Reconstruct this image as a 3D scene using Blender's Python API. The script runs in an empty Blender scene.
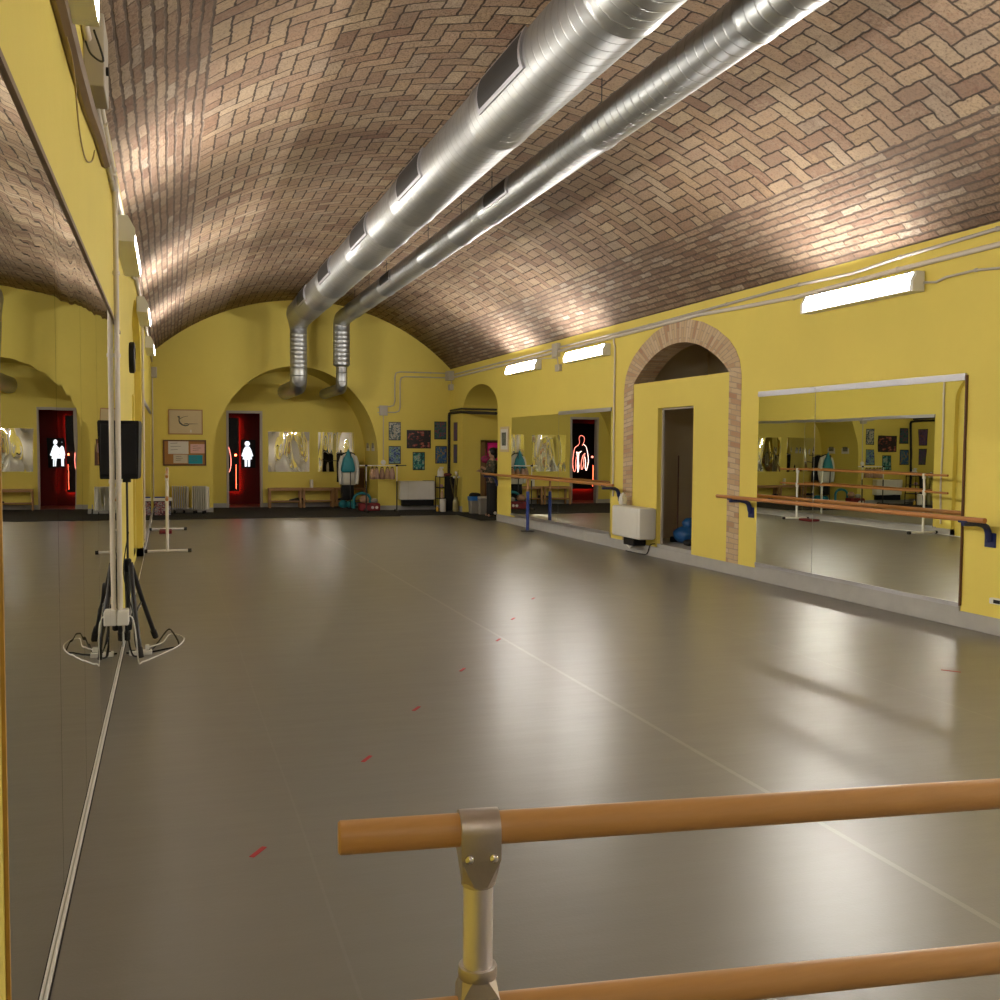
import bpy, bmesh, math, random
from mathutils import Vector, Matrix, geometry
random.seed(7)
PI = math.pi
S = bpy.context.scene
COL = S.collection
# ---------------------------------------------------------------- room sizes (metres)
R = 6.61          # right wall plane x
L = -0.353        # left wall plane x
E = 23.9          # end wall plane y
B = 25.6          # back of the recess in the end wall
Y0 = -3.0         # wall behind the camera
VX, VZ, VR = 3.055, -0.05, 5.0   # vault axis x, z and radius


def vz(x):
    return VZ + math.sqrt(VR * VR - (x - VX) ** 2)


# ================================================================ materials
def lin(c):
    return c / 12.92 if c <= 0.04045 else ((c + 0.055) / 1.055) ** 2.4


def rgb(r, g, b):
    return (lin(r / 255), lin(g / 255), lin(b / 255), 1)


class NT:
    def __init__(s, name):
        s.m = bpy.data.materials.new(name)
        s.m.use_nodes = True
        s.t = s.m.node_tree
        s.b = s.t.nodes['Principled BSDF']

    def n(s, typ, **kw):
        x = s.t.nodes.new(typ)
        for k, v in kw.items():
            setattr(x, k, v)
        return x

    def put(s, sock, v):
        if v is None:
            return
        if isinstance(v, bpy.types.NodeSocket):
            s.t.links.new(v, sock)
        else:
            sock.default_value = v

    def M(s, op, a, b=None, c=None):
        x = s.n('ShaderNodeMath', operation=op)
        for i, v in enumerate((a, b, c)):
            if v is not None:
                s.put(x.inputs[i], v)
        return x.outputs[0]

    def noise(s, vec, scale, detail=3, rough=0.5, col=False):
        x = s.n('ShaderNodeTexNoise')
        x.inputs['Scale'].default_value = scale
        x.inputs['Detail'].default_value = detail
        x.inputs['Roughness'].default_value = rough
        if vec is not None:
            s.put(x.inputs['Vector'], vec)
        return x.outputs['Color' if col else 'Fac']

    def mix(s, f, a, b, blend='MIX'):
        x = s.n('ShaderNodeMix', data_type='RGBA', blend_type=blend)
        s.put(x.inputs[0], f)
        s.put(x.inputs[6], a)
        s.put(x.inputs[7], b)
        return x.outputs[2]

    def ramp(s, f, stops, interp='LINEAR'):
        x = s.n('ShaderNodeValToRGB')
        x.color_ramp.interpolation = interp
        els = x.color_ramp.elements
        while len(els) < len(stops):
            els.new(0.5)
        for e, (p, c) in zip(els, stops):
            e.position = p
            e.color = c
        s.put(x.inputs[0], f)
        return x.outputs[0]

    def obj(s):
        return s.n('ShaderNodeTexCoord').outputs['Object']

    def uv(s):
        return s.n('ShaderNodeTexCoord').outputs['UV']

    def comb(s, x, y, z=0.0):
        c = s.n('ShaderNodeCombineXYZ')
        for i, v in enumerate((x, y, z)):
            s.put(c.inputs[i], v)
        return c.outputs[0]

    def sep(s, v):
        x = s.n('ShaderNodeSeparateXYZ')
        s.put(x.inputs[0], v)
        return x.outputs

    def bump(s, h, strength=0.3, dist=0.01):
        x = s.n('ShaderNodeBump')
        x.inputs['Strength'].default_value = strength
        x.inputs['Distance'].default_value = dist
        s.put(x.inputs['Height'], h)
        s.put(s.b.inputs['Normal'], x.outputs[0])

    def set(s, **kw):
        names = dict(color='Base Color', rough='Roughness', metal='Metallic', spec='Specular IOR Level',
                     coat='Coat Weight', coatr='Coat Roughness', sheen='Sheen Weight', emis='Emission Color', emis_s='Emission Strength')
        for k, v in kw.items():
            s.put(s.b.inputs[names[k]], v)
        return s


MATS = {}


def simple(name, color, rough=0.5, metal=0.0, var=0.12, nscale=6.0, bump=0.0, bscale=60.0, spec=0.5):
    """principled with a soft procedural variation of colour and optional fine bump"""
    if name in MATS:
        return MATS[name]
    t = NT(name)
    o = t.obj()
    f = t.noise(o, nscale, 4)
    lo = tuple(c * (1 - var) for c in color[:3]) + (1,)
    hi = tuple(min(1, c * (1 + var)) for c in color[:3]) + (1,)
    t.set(color=t.mix(f, lo, hi), rough=rough, metal=metal, spec=spec)
    if bump:
        t.bump(t.noise(o, bscale, 3), bump, 0.01)
    MATS[name] = t.m
    return t.m


def emit(name, color, strength):
    t = NT(name)
    o = t.obj()
    f = t.noise(o, 3.0)
    c2 = tuple(x * 0.97 for x in color[:3]) + (1,)
    t.set(color=(0.8, 0.8, 0.8, 1), rough=0.4, emis=t.mix(f, c2, color), emis_s=strength)
    return t.m


def wall_paint(name, base):
    t = NT(name)
    o = t.obj()
    big = t.noise(o, 0.9, 4)
    fine = t.noise(o, 9.0, 5)
    dark = tuple(c * 0.9 for c in base[:3]) + (1,)
    lite = tuple(c * 1.07 for c in base[:3]) + (1,)
    c = t.mix(big, dark, lite)
    c = t.mix(t.M('MULTIPLY', fine, 0.16), c, tuple(x * 0.8 for x in base[:3]) + (1,))
    t.set(color=c, rough=0.62, spec=0.3)
    t.bump(t.M('ADD', t.noise(o, 5.0, 4), t.M('MULTIPLY', t.noise(o, 45.0, 3), 0.35)), 0.25, 0.012)
    return t.m


YEL = wall_paint('yellow_wall_paint', (0.735, 0.60, 0.125, 1))
STORE = wall_paint('storeroom_plaster', (0.62, 0.53, 0.37, 1))
REDW = wall_paint('dark_red_wall_paint', (0.10, 0.005, 0.005, 1))


def vault_brick():
    t = NT('vault_brick')
    uv = t.sep(t.uv())
    wob = t.sep(t.noise(t.uv(), 2.2, 2, 0.5, True))
    fw = t.sep(t.noise(t.uv(), 14.0, 2, 0.5, True))
    a = t.M('ADD', uv[0], t.M('ADD', t.M('MULTIPLY', t.M('SUBTRACT', wob[0], .5), .032), t.M('MULTIPLY', t.M('SUBTRACT', fw[0], .5), .034)))
    y = t.M('ADD', uv[1], t.M('ADD', t.M('MULTIPLY', t.M('SUBTRACT', wob[1], .5), .05), t.M('MULTIPLY', t.M('SUBTRACT', fw[1], .5), .034)))
    W = 0.155
    # --- herringbone of 1 x 2 bricks aligned with the vault
    px = t.M('DIVIDE', t.M('ADD', a, 40 * W), W)
    py = t.M('DIVIDE', t.M('ADD', y, 40 * W), W)
    i = t.M('FLOOR', px)
    j = t.M('FLOOR', py)
    fx = t.M('SUBTRACT', px, i)
    fy = t.M('SUBTRACT', py, j)
    m = t.M('FLOORED_MODULO', t.M('SUBTRACT', i, j), 4.0)
    hor = t.M('LESS_THAN', m, 1.5)
    is1 = t.M('COMPARE', m, 1.0, 0.2)
    is2 = t.M('COMPARE', m, 2.0, 0.2)
    uh = t.M('ADD', fx, is1)
    uvv = t.M('ADD', fy, is2)

    def mx(f, p, q):   # f ? p : q
        return t.M('ADD', t.M('MULTIPLY', f, p), t.M('MULTIPLY', t.M('SUBTRACT', 1.0, f), q))
    u = mx(hor, uh, uvv)
    v = mx(hor, fy, fx)
    idx = t.M('SUBTRACT', i, is1)
    idy = t.M('SUBTRACT', j, is2)
    d = t.M('MINIMUM', t.M('MINIMUM', u, t.M('SUBTRACT', 2.0, u)), t.M('MINIMUM', v, t.M('SUBTRACT', 1.0, v)))
    d1 = t.M('MULTIPLY', d, W)
    # --- running courses near the springings
    RH, RL = 0.083, 0.29
    q = t.M('DIVIDE', t.M('ADD', a, 10.0), RH)
    qi = t.M('FLOOR', q)
    qf = t.M('SUBTRACT', q, qi)
    ry = t.M('ADD', t.M('DIVIDE', t.M('ADD', y, 20.0), RL), t.M('MULTIPLY', t.M('FLOORED_MODULO', qi, 2.0), 0.5))
    rj = t.M('FLOOR', ry)
    rf = t.M('SUBTRACT', ry, rj)
    e1 = t.M('SUBTRACT', t.M('MULTIPLY', t.M('MINIMUM', qf, t.M('SUBTRACT', 1.0, qf)), RH), 0.0055)
    e2 = t.M('MULTIPLY', t.M('MINIMUM', rf, t.M('SUBTRACT', 1.0, rf)), RL)
    d2 = t.M('ADD', t.M('MINIMUM', e1, e2), 0.0035)
    run = t.M('GREATER_THAN', t.M('ABSOLUTE', a), 2.93)
    dd = mx(run, d2, d1)
    ix = mx(run, t.M('ADD', qi, 700.0), idx)
    iy = mx(run, rj, idy)
    wn = t.n('ShaderNodeTexWhiteNoise', noise_dimensions='3D')
    t.put(wn.inputs['Vector'], t.comb(ix, iy, run))
    rnd = wn.outputs['Value']
    wn2 = t.n('ShaderNodeTexWhiteNoise', noise_dimensions='3D')
    t.put(wn2.inputs['Vector'], t.comb(ix, iy, t.M('ADD', run, 5.0)))
    rnd2 = wn2.outputs['Value']
    col = t.ramp(rnd, [(0.0, (0.26, 0.125, 0.08, 1)), (0.15, (0.42, 0.25, 0.155, 1)), (0.4, (0.55, 0.375, 0.21, 1)),
                       (0.6, (0.47, 0.29, 0.19, 1)), (0.8, (0.62, 0.46, 0.28, 1)), (1.0, (0.52, 0.40, 0.29, 1))])
    colr = t.ramp(rnd, [(0.0, (0.19, 0.095, 0.065, 1)), (0.3, (0.30, 0.165, 0.11, 1)), (0.6, (0.39, 0.25, 0.165, 1)),
                        (0.85, (0.50, 0.38, 0.26, 1)), (1.0, (0.6, 0.50, 0.40, 1))])
    col = t.mix(run, col, colr)
    stain = t.noise(t.uv(), 1.1, 4, 0.6)
    grain = t.noise(t.uv(), 60.0, 4, 0.7)
    mid = t.noise(t.uv(), 13.0, 6, 0.75)
    g2 = t.n('ShaderNodeMapRange')
    t.put(g2.inputs[0], t.noise(t.uv(), 42.0, 5, 0.75))
    g2.inputs[1].default_value, g2.inputs[2].default_value, g2.inputs[4].default_value = 0.48, 0.72, 0.85
    pits = g2.outputs[0]
    m2 = t.n('ShaderNodeMapRange')
    t.put(m2.inputs[0], mid)
    m2.inputs[1].default_value, m2.inputs[2].default_value, m2.inputs[4].default_value = 0.36, 0.68, 0.8
    col = t.mix(m2.outputs[0], col, t.mix(rnd2, (0.20, 0.125, 0.085, 1), (0.64, 0.49, 0.33, 1)))
    col = t.mix(pits, col, (0.10, 0.064, 0.043, 1))
    col = t.mix(t.M('MULTIPLY', t.M('SUBTRACT', stain, 0.22), 1.15), col, (0.25, 0.185, 0.135, 1))
    mort = t.n('ShaderNodeMapRange', interpolation_type='SMOOTHSTEP')
    t.put(mort.inputs[0], dd)
    mort.inputs[1].default_value = 0.004
    mort.inputs[2].default_value = 0.013
    mf = mort.outputs[0]
    mc = t.mix(t.noise(t.uv(), 9.0, 3), (0.035, 0.025, 0.019, 1), (0.13, 0.095, 0.072, 1))
    mc = t.mix(run, mc, t.mix(t.noise(t.uv(), 7.0, 4), (0.085, 0.06, 0.045, 1), (0.24, 0.18, 0.14, 1)))
    t.set(color=t.mix(mf, mc, col), rough=0.85, spec=0.2)
    hgt = t.M('ADD', t.M('MULTIPLY', mf, 0.85), t.M('ADD', t.M('MULTIPLY', pits, -0.45), t.M('ADD', t.M('MULTIPLY', mid, 0.35), t.M('MULTIPLY', rnd2, 0.35))))
    t.bump(hgt, 0.95, 0.026)
    return t.m


def arch_brick(name, course):
    """thin bricks laid in courses along v (metres) - the jambs and voussoirs of the brick arch"""
    t = NT(name)
    uv = t.sep(t.uv())
    wob = t.sep(t.noise(t.uv(), 7.0, 2, 0.5, True))
    a = t.M('ADD', uv[0], t.M('MULTIPLY', t.M('SUBTRACT', wob[0], .5), .03))
    y = t.M('ADD', uv[1], t.M('MULTIPLY', t.M('SUBTRACT', wob[1], .5), .02))
    q = t.M('DIVIDE', t.M('ADD', y, 30.0), course)
    qi = t.M('FLOOR', q)
    qf = t.M('SUBTRACT', q, qi)
    r = t.M('ADD', t.M('DIVIDE', t.M('ADD', a, 9.0), 0.26), t.M('MULTIPLY', t.M('FLOORED_MODULO', qi, 2.0), 0.5))
    ri = t.M('FLOOR', r)
    rf = t.M('SUBTRACT', r, ri)
    d = t.M('MINIMUM', t.M('MULTIPLY', t.M('MINIMUM', qf, t.M('SUBTRACT', 1.0, qf)), course),
            t.M('MULTIPLY', t.M('MINIMUM', rf, t.M('SUBTRACT', 1.0, rf)), 0.26))
    wn = t.n('ShaderNodeTexWhiteNoise', noise_dimensions='2D')
    t.put(wn.inputs['Vector'], t.comb(qi, ri))
    col = t.ramp(wn.outputs['Value'], [(0, (0.46, 0.25, 0.15, 1)), (0.25, (0.56, 0.39, 0.235, 1)), (0.6, (0.62, 0.46, 0.28, 1)), (1, (0.68, 0.53, 0.36, 1))])
    g = t.noise(t.uv(), 38.0, 5, 0.7)
    col = t.mix(t.M('MULTIPLY', g, 0.5), col, (0.33, 0.235, 0.16, 1))
    mort = t.n('ShaderNodeMapRange', interpolation_type='SMOOTHSTEP')
    t.put(mort.inputs[0], d)
    mort.inputs[1].default_value = 0.002
    mort.inputs[2].default_value = 0.008
    t.set(color=t.mix(mort.outputs[0], (0.36, 0.29, 0.22, 1), col), rough=0.9, spec=0.2)
    t.bump(t.M('ADD', t.M('MULTIPLY', mort.outputs[0], .6), g), 0.6, 0.012)
    return t.m


def dance_floor():
    t = NT('grey_vinyl_dance_floor')
    o = t.obj()
    s = t.sep(o)
    big = t.noise(o, 0.35, 4)
    mid = t.noise(o, 2.6, 5, 0.6)
    fine = t.noise(o, 90.0, 3)
    c = t.mix(big, (0.152, 0.142, 0.121, 1), (0.188, 0.176, 0.151, 1))
    c = t.mix(t.M('MULTIPLY', mid, 0.22), c, (0.128, 0.12, 0.10, 1))
    strip = None
    for x, w, k_ in ((0.50, .005, .5), (2.56, .013, 1.7), (4.52, .007, .9)):
        k = t.M('LESS_THAN', t.M('ABSOLUTE', t.M('SUBTRACT', t.M('ADD', s[0], t.M('MULTIPLY', t.M('SUBTRACT', t.noise(o, .25, 2), .5), .05)), x)), w)
        k = t.M('MULTIPLY', k, k_)
        strip = k if strip is None else t.M('MAXIMUM', strip, k)
    c = t.mix(t.M('MULTIPLY', strip, 0.22), c, (0.34, 0.32, 0.28, 1))
    t.set(color=c, spec=0.8, rough=t.M('ADD', 0.283, t.M('ADD', t.M('MULTIPLY', mid, 0.05), t.M('MULTIPLY', big, 0.03))))
    # stretch ripples of the rolled vinyl + fine grain
    rip = t.noise(t.comb(t.M('MULTIPLY', s[0], 0.9), t.M('MULTIPLY', s[1], 3.2), 0.0), 1.3, 3)
    t.bump(t.M('ADD', t.M('MULTIPLY', fine, 0.16), t.M('ADD', t.M('MULTIPLY', rip, 1.5), t.M('MULTIPLY', strip, .25))), 0.22, 0.012)
    return t.m


def mirror_mat(name, wave, scale, tint=(0.86, 0.88, 0.80, 1)):
    t = NT(name)
    o = t.obj()
    t.set(color=tint, metal=1.0, rough=0.0)
    t.bump(t.noise(o, scale, 2), 1.0, wave)
    return t.m


def wood(name, a, b, axis=0, rough=0.38, scale=1.0):
    t = NT(name)
    s = t.sep(t.obj())
    k = [7.0, 7.0, 7.0]
    k[axis] = 0.5
    v = t.comb(*[t.M('MULTIPLY', s[i], k[i] * 8 * scale) for i in range(3)])
    f = t.noise(v, 1.0, 5, 0.6)
    f2 = t.noise(t.comb(*[t.M('MULTIPLY', s[i], k[i] * 30 * scale) for i in range(3)]), 1.0, 3)
    c = t.mix(f, a, b)
    c = t.mix(t.M('MULTIPLY', f2, .3), c, tuple(x * .72 for x in a[:3]) + (1,))
    t.set(color=c, rough=rough)
    t.bump(f2, 0.08, 0.002)
    return t.m


def galvanised():
    t = NT('galvanised_spiral_duct')
    s = t.sep(t.obj())
    o = t.obj()
    ang = t.M('ARCTAN2', s[2], s[0])
    q = t.M('DIVIDE', t.M('ADD', s[1], t.M('MULTIPLY', ang, 0.13 / (2 * PI))), 0.13)
    f = t.M('FRACT', q)
    line = t.M('SUBTRACT', 1.0, t.M('MINIMUM', t.M('DIVIDE', t.M('ABSOLUTE', t.M('SUBTRACT', f, 0.5)), 0.09), 1.0))
    n = t.noise(o, 7.0, 4)
    st = t.noise(t.comb(t.M('MULTIPLY', s[0], 3.0), t.M('MULTIPLY', s[1], 26.0), t.M('MULTIPLY', s[2], 3.0)), 1.0, 3)
    c = t.mix(n, (0.40, 0.415, 0.42, 1), (0.52, 0.53, 0.525, 1))
    c = t.mix(t.M('MULTIPLY', line, 0.35), c, (0.30, 0.30, 0.29, 1))
    t.set(color=c, metal=1.0, rough=t.M('ADD', 0.36, t.M('MULTIPLY', st, 0.16)))
    t.bump(t.M('ADD', line, t.M('MULTIPLY', st, .10)), 0.8, 0.009)
    return t.m


def poster(name, cols, sx=8.0, sy=6.0, seed=0.0, dark=(0.01, 0.012, 0.016, 1)):
    """printed sheet: blocks of photo colours on a dark ground"""
    t = NT(name)
    u = t.sep(t.uv())
    i = t.M('FLOOR', t.M('MULTIPLY', u[0], sx))
    j = t.M('FLOOR', t.M('MULTIPLY', u[1], sy))
    wn = t.n('ShaderNodeTexWhiteNoise', noise_dimensions='3D')
    t.put(wn.inputs['Vector'], t.comb(i, j, seed))
    nz = t.noise(t.comb(t.M('MULTIPLY', u[0], 5.0), t.M('MULTIPLY', u[1], 7.0), seed), 1.4, 4, .6)
    st = [(k / max(1, len(cols) - 1), c) for k, c in enumerate(cols)]
    c = t.ramp(t.M('ADD', t.M('MULTIPLY', t.M('SUBTRACT', nz, .29), 2.3), t.M('MULTIPLY', t.M('SUBTRACT', wn.outputs['Value'], .5), .45)), st)
    edge = t.M('MINIMUM', t.M('MINIMUM', u[0], t.M('SUBTRACT', 1.0, u[0])), t.M('MINIMUM', u[1], t.M('SUBTRACT', 1.0, u[1])))
    c = t.mix(t.M('LESS_THAN', edge, .045), c, dark)
    t.set(color=c, rough=0.35)
    return t.m


BRICK = vault_brick()
JAMB = arch_brick('brick_jamb_courses', 0.066)
FLOOR = dance_floor()
MIR = mirror_mat('wall_mirror_glass', 0.0011, 0.9)
MIR_L = mirror_mat('long_wall_mirror_glass', 0.0035, 0.9)
MIR_W = mirror_mat('wavy_mirror_sheet', 0.0, 1.7, (0.86, 0.86, 0.80, 1))
_t = NT('wavy_mirror_sheet')
_s = _t.sep(_t.obj())
_t.set(color=(0.86, 0.86, 0.80, 1), metal=1.0, rough=0.0)
_t.bump(_t.noise(_t.comb(_t.M('MULTIPLY', _s[0], 2.3), 0.0, _t.M('MULTIPLY', _s[2], 0.7)), 1.0, 1), 1.0, 0.10)
MIR_W = _t.m
GALV = galvanised()
WOOD = wood('beech_barre_wood', (0.44, 0.225, 0.075, 1), (0.55, 0.31, 0.12, 1), 0)
WOODY = wood('beech_barre_wood_long', (0.40, 0.155, 0.04, 1), (0.52, 0.23, 0.065, 1), 1)
BENCH = wood('bench_wood', (0.34, 0.17, 0.06, 1), (0.45, 0.25, 0.10, 1), 0, .5)
DARKWOOD = wood('dark_wood', (0.09, 0.035, 0.018, 1), (0.15, 0.065, 0.03, 1), 2, .5)
CORK = simple('cork', (0.36, 0.17, 0.05, 1), .9, 0, .25, 60)
PLINTH = simple('grey_plinth_paint', (0.37, 0.36, 0.345, 1), .6, 0, .16, 5, .3, 14)
ALU = simple('aluminium', (0.50, 0.50, 0.53, 1), .5, 1.0, .08)
WHITE_M = simple('white_metal', (0.74, 0.72, 0.67, 1), .35, 0, .05)
STEEL = simple('worn_steel', (0.50, 0.45, 0.41, 1), .44, 1.0, .22, 14, .12, 40)
CHROME = simple('polished_steel', (0.75, 0.74, 0.72, 1), .12, 1.0, .04)
TUBE = simple('satin_aluminium_tube', (0.80, 0.76, 0.76, 1), .42, 1.0, .04)
PVC = simple('grey_conduit', (0.46, 0.42, 0.37, 1), .45, 0, .08)
PVCW = simple('pale_conduit', (0.62, 0.56, 0.48, 1), .42, 0, .06)
BOXP = simple('junction_box_plastic', (0.44, 0.40, 0.33, 1), .5, 0, .06)
BROWNC = simple('brown_trunking', (0.20, 0.13, 0.07, 1), .55, 0, .15)
BLACK = simple('black_plastic', (0.009, 0.009, 0.010, 1), .55, 0, .2, spec=.25)
BLACKM = simple('black_metal', (0.016, 0.016, 0.017, 1), .32, 0, .2)
RUB = simple('black_rubber', (0.014, 0.013, 0.013, 1), .7, 0, .2)
CLOTHK = simple('black_cloth', (0.010, 0.010, 0.011, 1), .9, 0, .3, 20, .4, 40)
CARPET = simple('black_carpet', (0.012, 0.011, 0.010, 1), .95, 0, .4, 30, .6, 120)
NAVY = simple('navy_blue_enamel', (0.010, 0.018, 0.105, 1), .35, 0, .12)
BLUEP = simple('blue_post_paint', (0.018, 0.045, 0.24, 1), .4, 0, .1)
WHITEP = simple('white_enamel', (0.70, 0.69, 0.64, 1), .38, 0, .04)
WHITEC = simple('white_cotton', (0.66, 0.64, 0.58, 1), .85, 0, .1, 9, .3, 30)
PAPER = simple('white_paper', (0.66, 0.63, 0.57, 1), .8, 0, .06)
PINKP = simple('pink_paper', (0.66, 0.40, 0.36, 1), .8, 0, .06)
BEIGEP = simple('beige_paper', (0.58, 0.47, 0.28, 1), .8, 0, .07)
TURQP = simple('turquoise_paper', (0.015, 0.27, 0.36, 1), .8, 0, .08)
TURQ = simple('turquoise_nylon', (0.012, 0.20, 0.25, 1), .55, 0, .25, 14, .5, 18)
REDC = simple('dark_red_fabric', (0.17, 0.010, 0.014, 1), .7, 0, .2)
REDT = simple('red_tape', (0.42, 0.012, 0.022, 1), .5, 0, .1)
BEIGEC = simple('beige_fabric', (0.36, 0.22, 0.14, 1), .85, 0, .2, 20)
PINKC = simple('hot_pink_cloth', (0.72, 0.012, 0.24, 1), .7, 0, .12)
BLUEB = simple('blue_plastic_sack', (0.012, 0.085, 0.26, 1), .35, 0, .2, 9, .9, 11)
GREYP = simple('grey_bin_plastic', (0.22, 0.20, 0.17, 1), .5, 0, .08)
BINBLUE = simple('blue_bin_liner', (0.02, 0.14, 0.42, 1), .5, 0, .12)
CARD = simple('brown_cardboard', (0.17, 0.085, 0.035, 1), .85, 0, .15)
SKIN = simple('skin', (0.46, 0.27, 0.18, 1), .5, 0, .06)
HAIR = simple('black_hair', (0.008, 0.007, 0.006, 1), .5, 0, .3, 40, .4, 80)
RADIB = simple('oil_radiator_enamel', (0.50, 0.49, 0.45, 1), .4, 0, .05)
GRILLE = simple('dark_grille', (0.045, 0.045, 0.045, 1), .5, .6, .2, 40)
TIMBER = simple('yellow_stained_edge', (0.42, 0.24, 0.04, 1), .6, 0, .3, 12)
LAMP = emit('lit_lamp_diffuser', (1.0, 0.955, 0.90, 1), 96.0)
LEDRED = emit('red_led', (1.0, 0.09, 0.035, 1), 14.0)
NEON = emit('pink_white_neon', (1.0, 0.22, 0.16, 1), 3.0)
NEONW = emit('white_neon', (1.0, 0.62, 0.55, 1), 4.0)
SIGNW = emit('white_lit_sign', (0.86, 0.93, 1.0, 1), 1.0)


# ================================================================ geometry helpers
class MB:
    def __init__(s):
        s.b = bmesh.new()
        s.uvl = None

    def box(s, x0, x1, y0, y1, z0, z1, bev=0.0):
        v = [s.b.verts.new(p) for p in ((x0, y0, z0), (x1, y0, z0), (x1, y1, z0), (x0, y1, z0), (x0, y0, z1), (x1, y0, z1), (x1, y1, z1), (x0, y1, z1))]
        fs = [s.b.faces.new([v[i] for i in f]) for f in ((3, 2, 1, 0), (4, 5, 6, 7), (0, 1, 5, 4), (1, 2, 6, 5), (2, 3, 7, 6), (3, 0, 4, 7))]
        if bev:
            es = list({e for f in fs for e in f.edges})
            bmesh.ops.bevel(s.b, geom=es, offset=bev, segments=2, affect='EDGES', profile=0.5)
        return s

    def obox(s, c, ax, ay, az, bev=0.0):
        """oriented box: centre, three half-axis vectors"""
        c, ax, ay, az = map(Vector, (c, ax, ay, az))
        n0 = len(s.b.verts)
        s.b.verts.ensure_lookup_table()
        v = [s.b.verts.new(c + ax * i + ay * j + az * k) for k in (-1, 1) for (i, j) in ((-1, -1), (1, -1), (1, 1), (-1, 1))]
        fs = [s.b.faces.new([v[i] for i in f]) for f in ((3, 2, 1, 0), (4, 5, 6, 7), (0, 1, 5, 4), (1, 2, 6, 5), (2, 3, 7, 6), (3, 0, 4, 7))]
        if bev:
            bmesh.ops.bevel(s.b, geom=list({e for f in fs for e in f.edges}), offset=bev, segments=2, affect='EDGES', profile=0.5)
        return s

    def loft(s, rings, cap=True, closed=True):
        vs = [[s.b.verts.new(p) for p in r] for r in rings]
        n = len(vs[0])
        for a, b in zip(vs, vs[1:]):
            for i in range(n if closed else n - 1):
                j = (i + 1) % n
                s.b.faces.new((a[i], a[j], b[j], b[i]))
        if cap and closed:
            s.b.faces.new(list(reversed(vs[0])))
            s.b.faces.new(vs[-1])
        return s

    def tube(s, pts, r, n=10, cap=True):
        pts = [Vector(p) for p in pts]
        rr = r if isinstance(r, (list, tuple)) else [r] * len(pts)
        rings = []
        up = None
        for i, p in enumerate(pts):
            d = (pts[min(i + 1, len(pts) - 1)] - pts[max(i - 1, 0)]).normalized()
            if up is None:
                up = Vector((0, 0, 1)) if abs(d.z) < .9 else Vector((1, 0, 0))
            x = d.cross(up).normalized()
            up = x.cross(d).normalized()
            rings.append([p + (x * math.cos(2 * PI * k / n) + up * math.sin(2 * PI * k / n)) * rr[i] for k in range(n)])
        return s.loft(rings, cap)

    def lathe(s, c, prof, n=20, axis='Z'):
        """prof: list of (radius, height)"""
        c = Vector(c)
        rings = []
        for r, h in prof:
            ring = []
            for k in range(n):
                a = 2 * PI * k / n
                if axis == 'Z':
                    q = Vector((r * math.cos(a), r * math.sin(a), h))
                elif axis == 'X':
                    q = Vector((h, r * math.cos(a), r * math.sin(a)))
                else:
                    q = Vector((r * math.sin(a), h, r * math.cos(a)))
                ring.append(c + q)
            rings.append(ring)
        return s.loft(rings)

    def ball(s, c, rx, ry, rz, nu=14, nv=8, jit=0.0):
        rings = []
        for j in range(1, nv):
            th = PI * j / nv
            rings.append([Vector(c) + Vector((rx * math.sin(th) * math.cos(2 * PI * k / nu), ry * math.sin(th) * math.sin(2 * PI * k / nu), -rz * math.cos(th))) * (1 + random.uniform(-jit, jit)) for k in range(nu)])
        return s.loft(rings)

    def prism(s, poly, fn, d0, d1):
        """poly: 2-D loop; fn(a,b,d) -> 3-D point"""
        return s.loft([[fn(a, b, d0) for a, b in poly], [fn(a, b, d1) for a, b in poly]])

    def holed(s, loops, fn, d0, d1):
        """slab with holes: loops[0] outer, others holes"""
        vl = [[Vector((a, b, 0)) for a, b in lp] for lp in loops]
        tris = geometry.tessellate_polygon(vl)
        flat = [p for lp in loops for p in lp]
        va = [s.b.verts.new(fn(a, b, d0)) for a, b in flat]
        vb = [s.b.verts.new(fn(a, b, d1)) for a, b in flat]
        for t in tris:
            try:
                s.b.faces.new([va[i] for i in t])
                s.b.faces.new([vb[i] for i in reversed(t)])
            except ValueError:
                pass
        k = 0
        for lp in loops:
            n = len(lp)
            for i in range(n):
                j = (i + 1) % n
                s.b.faces.new((va[k + i], va[k + j], vb[k + j], vb[k + i]))
            k += n
        return s

    def uvface(s, fn):
        lay = s.b.loops.layers.uv.verify()
        for f in s.b.faces:
            for l in f.loops:
                l[lay].uv = fn(l.vert.co)
        return s

    def build(s, name, mat, parent=None, smooth=False, loc=None, sub=0, fixn=True):
        if fixn:
            bmesh.ops.recalc_face_normals(s.b, faces=s.b.faces[:])
        me = bpy.data.meshes.new(name)
        s.b.to_mesh(me)
        s.b.free()
        me.materials.append(mat)
        if smooth:
            for p in me.polygons:
                p.use_smooth = True
            if smooth != 'all':
                me.set_sharp_from_angle(angle=math.radians(40))
        o = bpy.data.objects.new(name, me)
        COL.objects.link(o)
        if sub:
            md = o.modifiers.new('subd', 'SUBSURF')
            md.levels = md.render_levels = sub
        if loc is not None:
            o.location = loc
        if parent is not None:
            o.parent = parent
            if parent.type == 'EMPTY':
                o.matrix_parent_inverse = Matrix.Translation(-Vector(parent.location))
        return o


def empty(name, loc):
    o = bpy.data.objects.new(name, None)
    o.empty_display_size = .1
    COL.objects.link(o)
    o.location = loc
    return o


def tag(o, label, cat, group=None):
    o['label'] = label
    o['category'] = cat
    if group:
        o['group'] = group
    return o


def thing(name, loc, label, cat, group=None):
    return tag(empty(name, loc), label, cat, group)


def struct(name, mb, mat, smooth=False, label=None):
    o = mb.build(name, mat, None, smooth)
    o['kind'] = 'structure'
    if label:
        o['label'] = label
    return o


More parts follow.
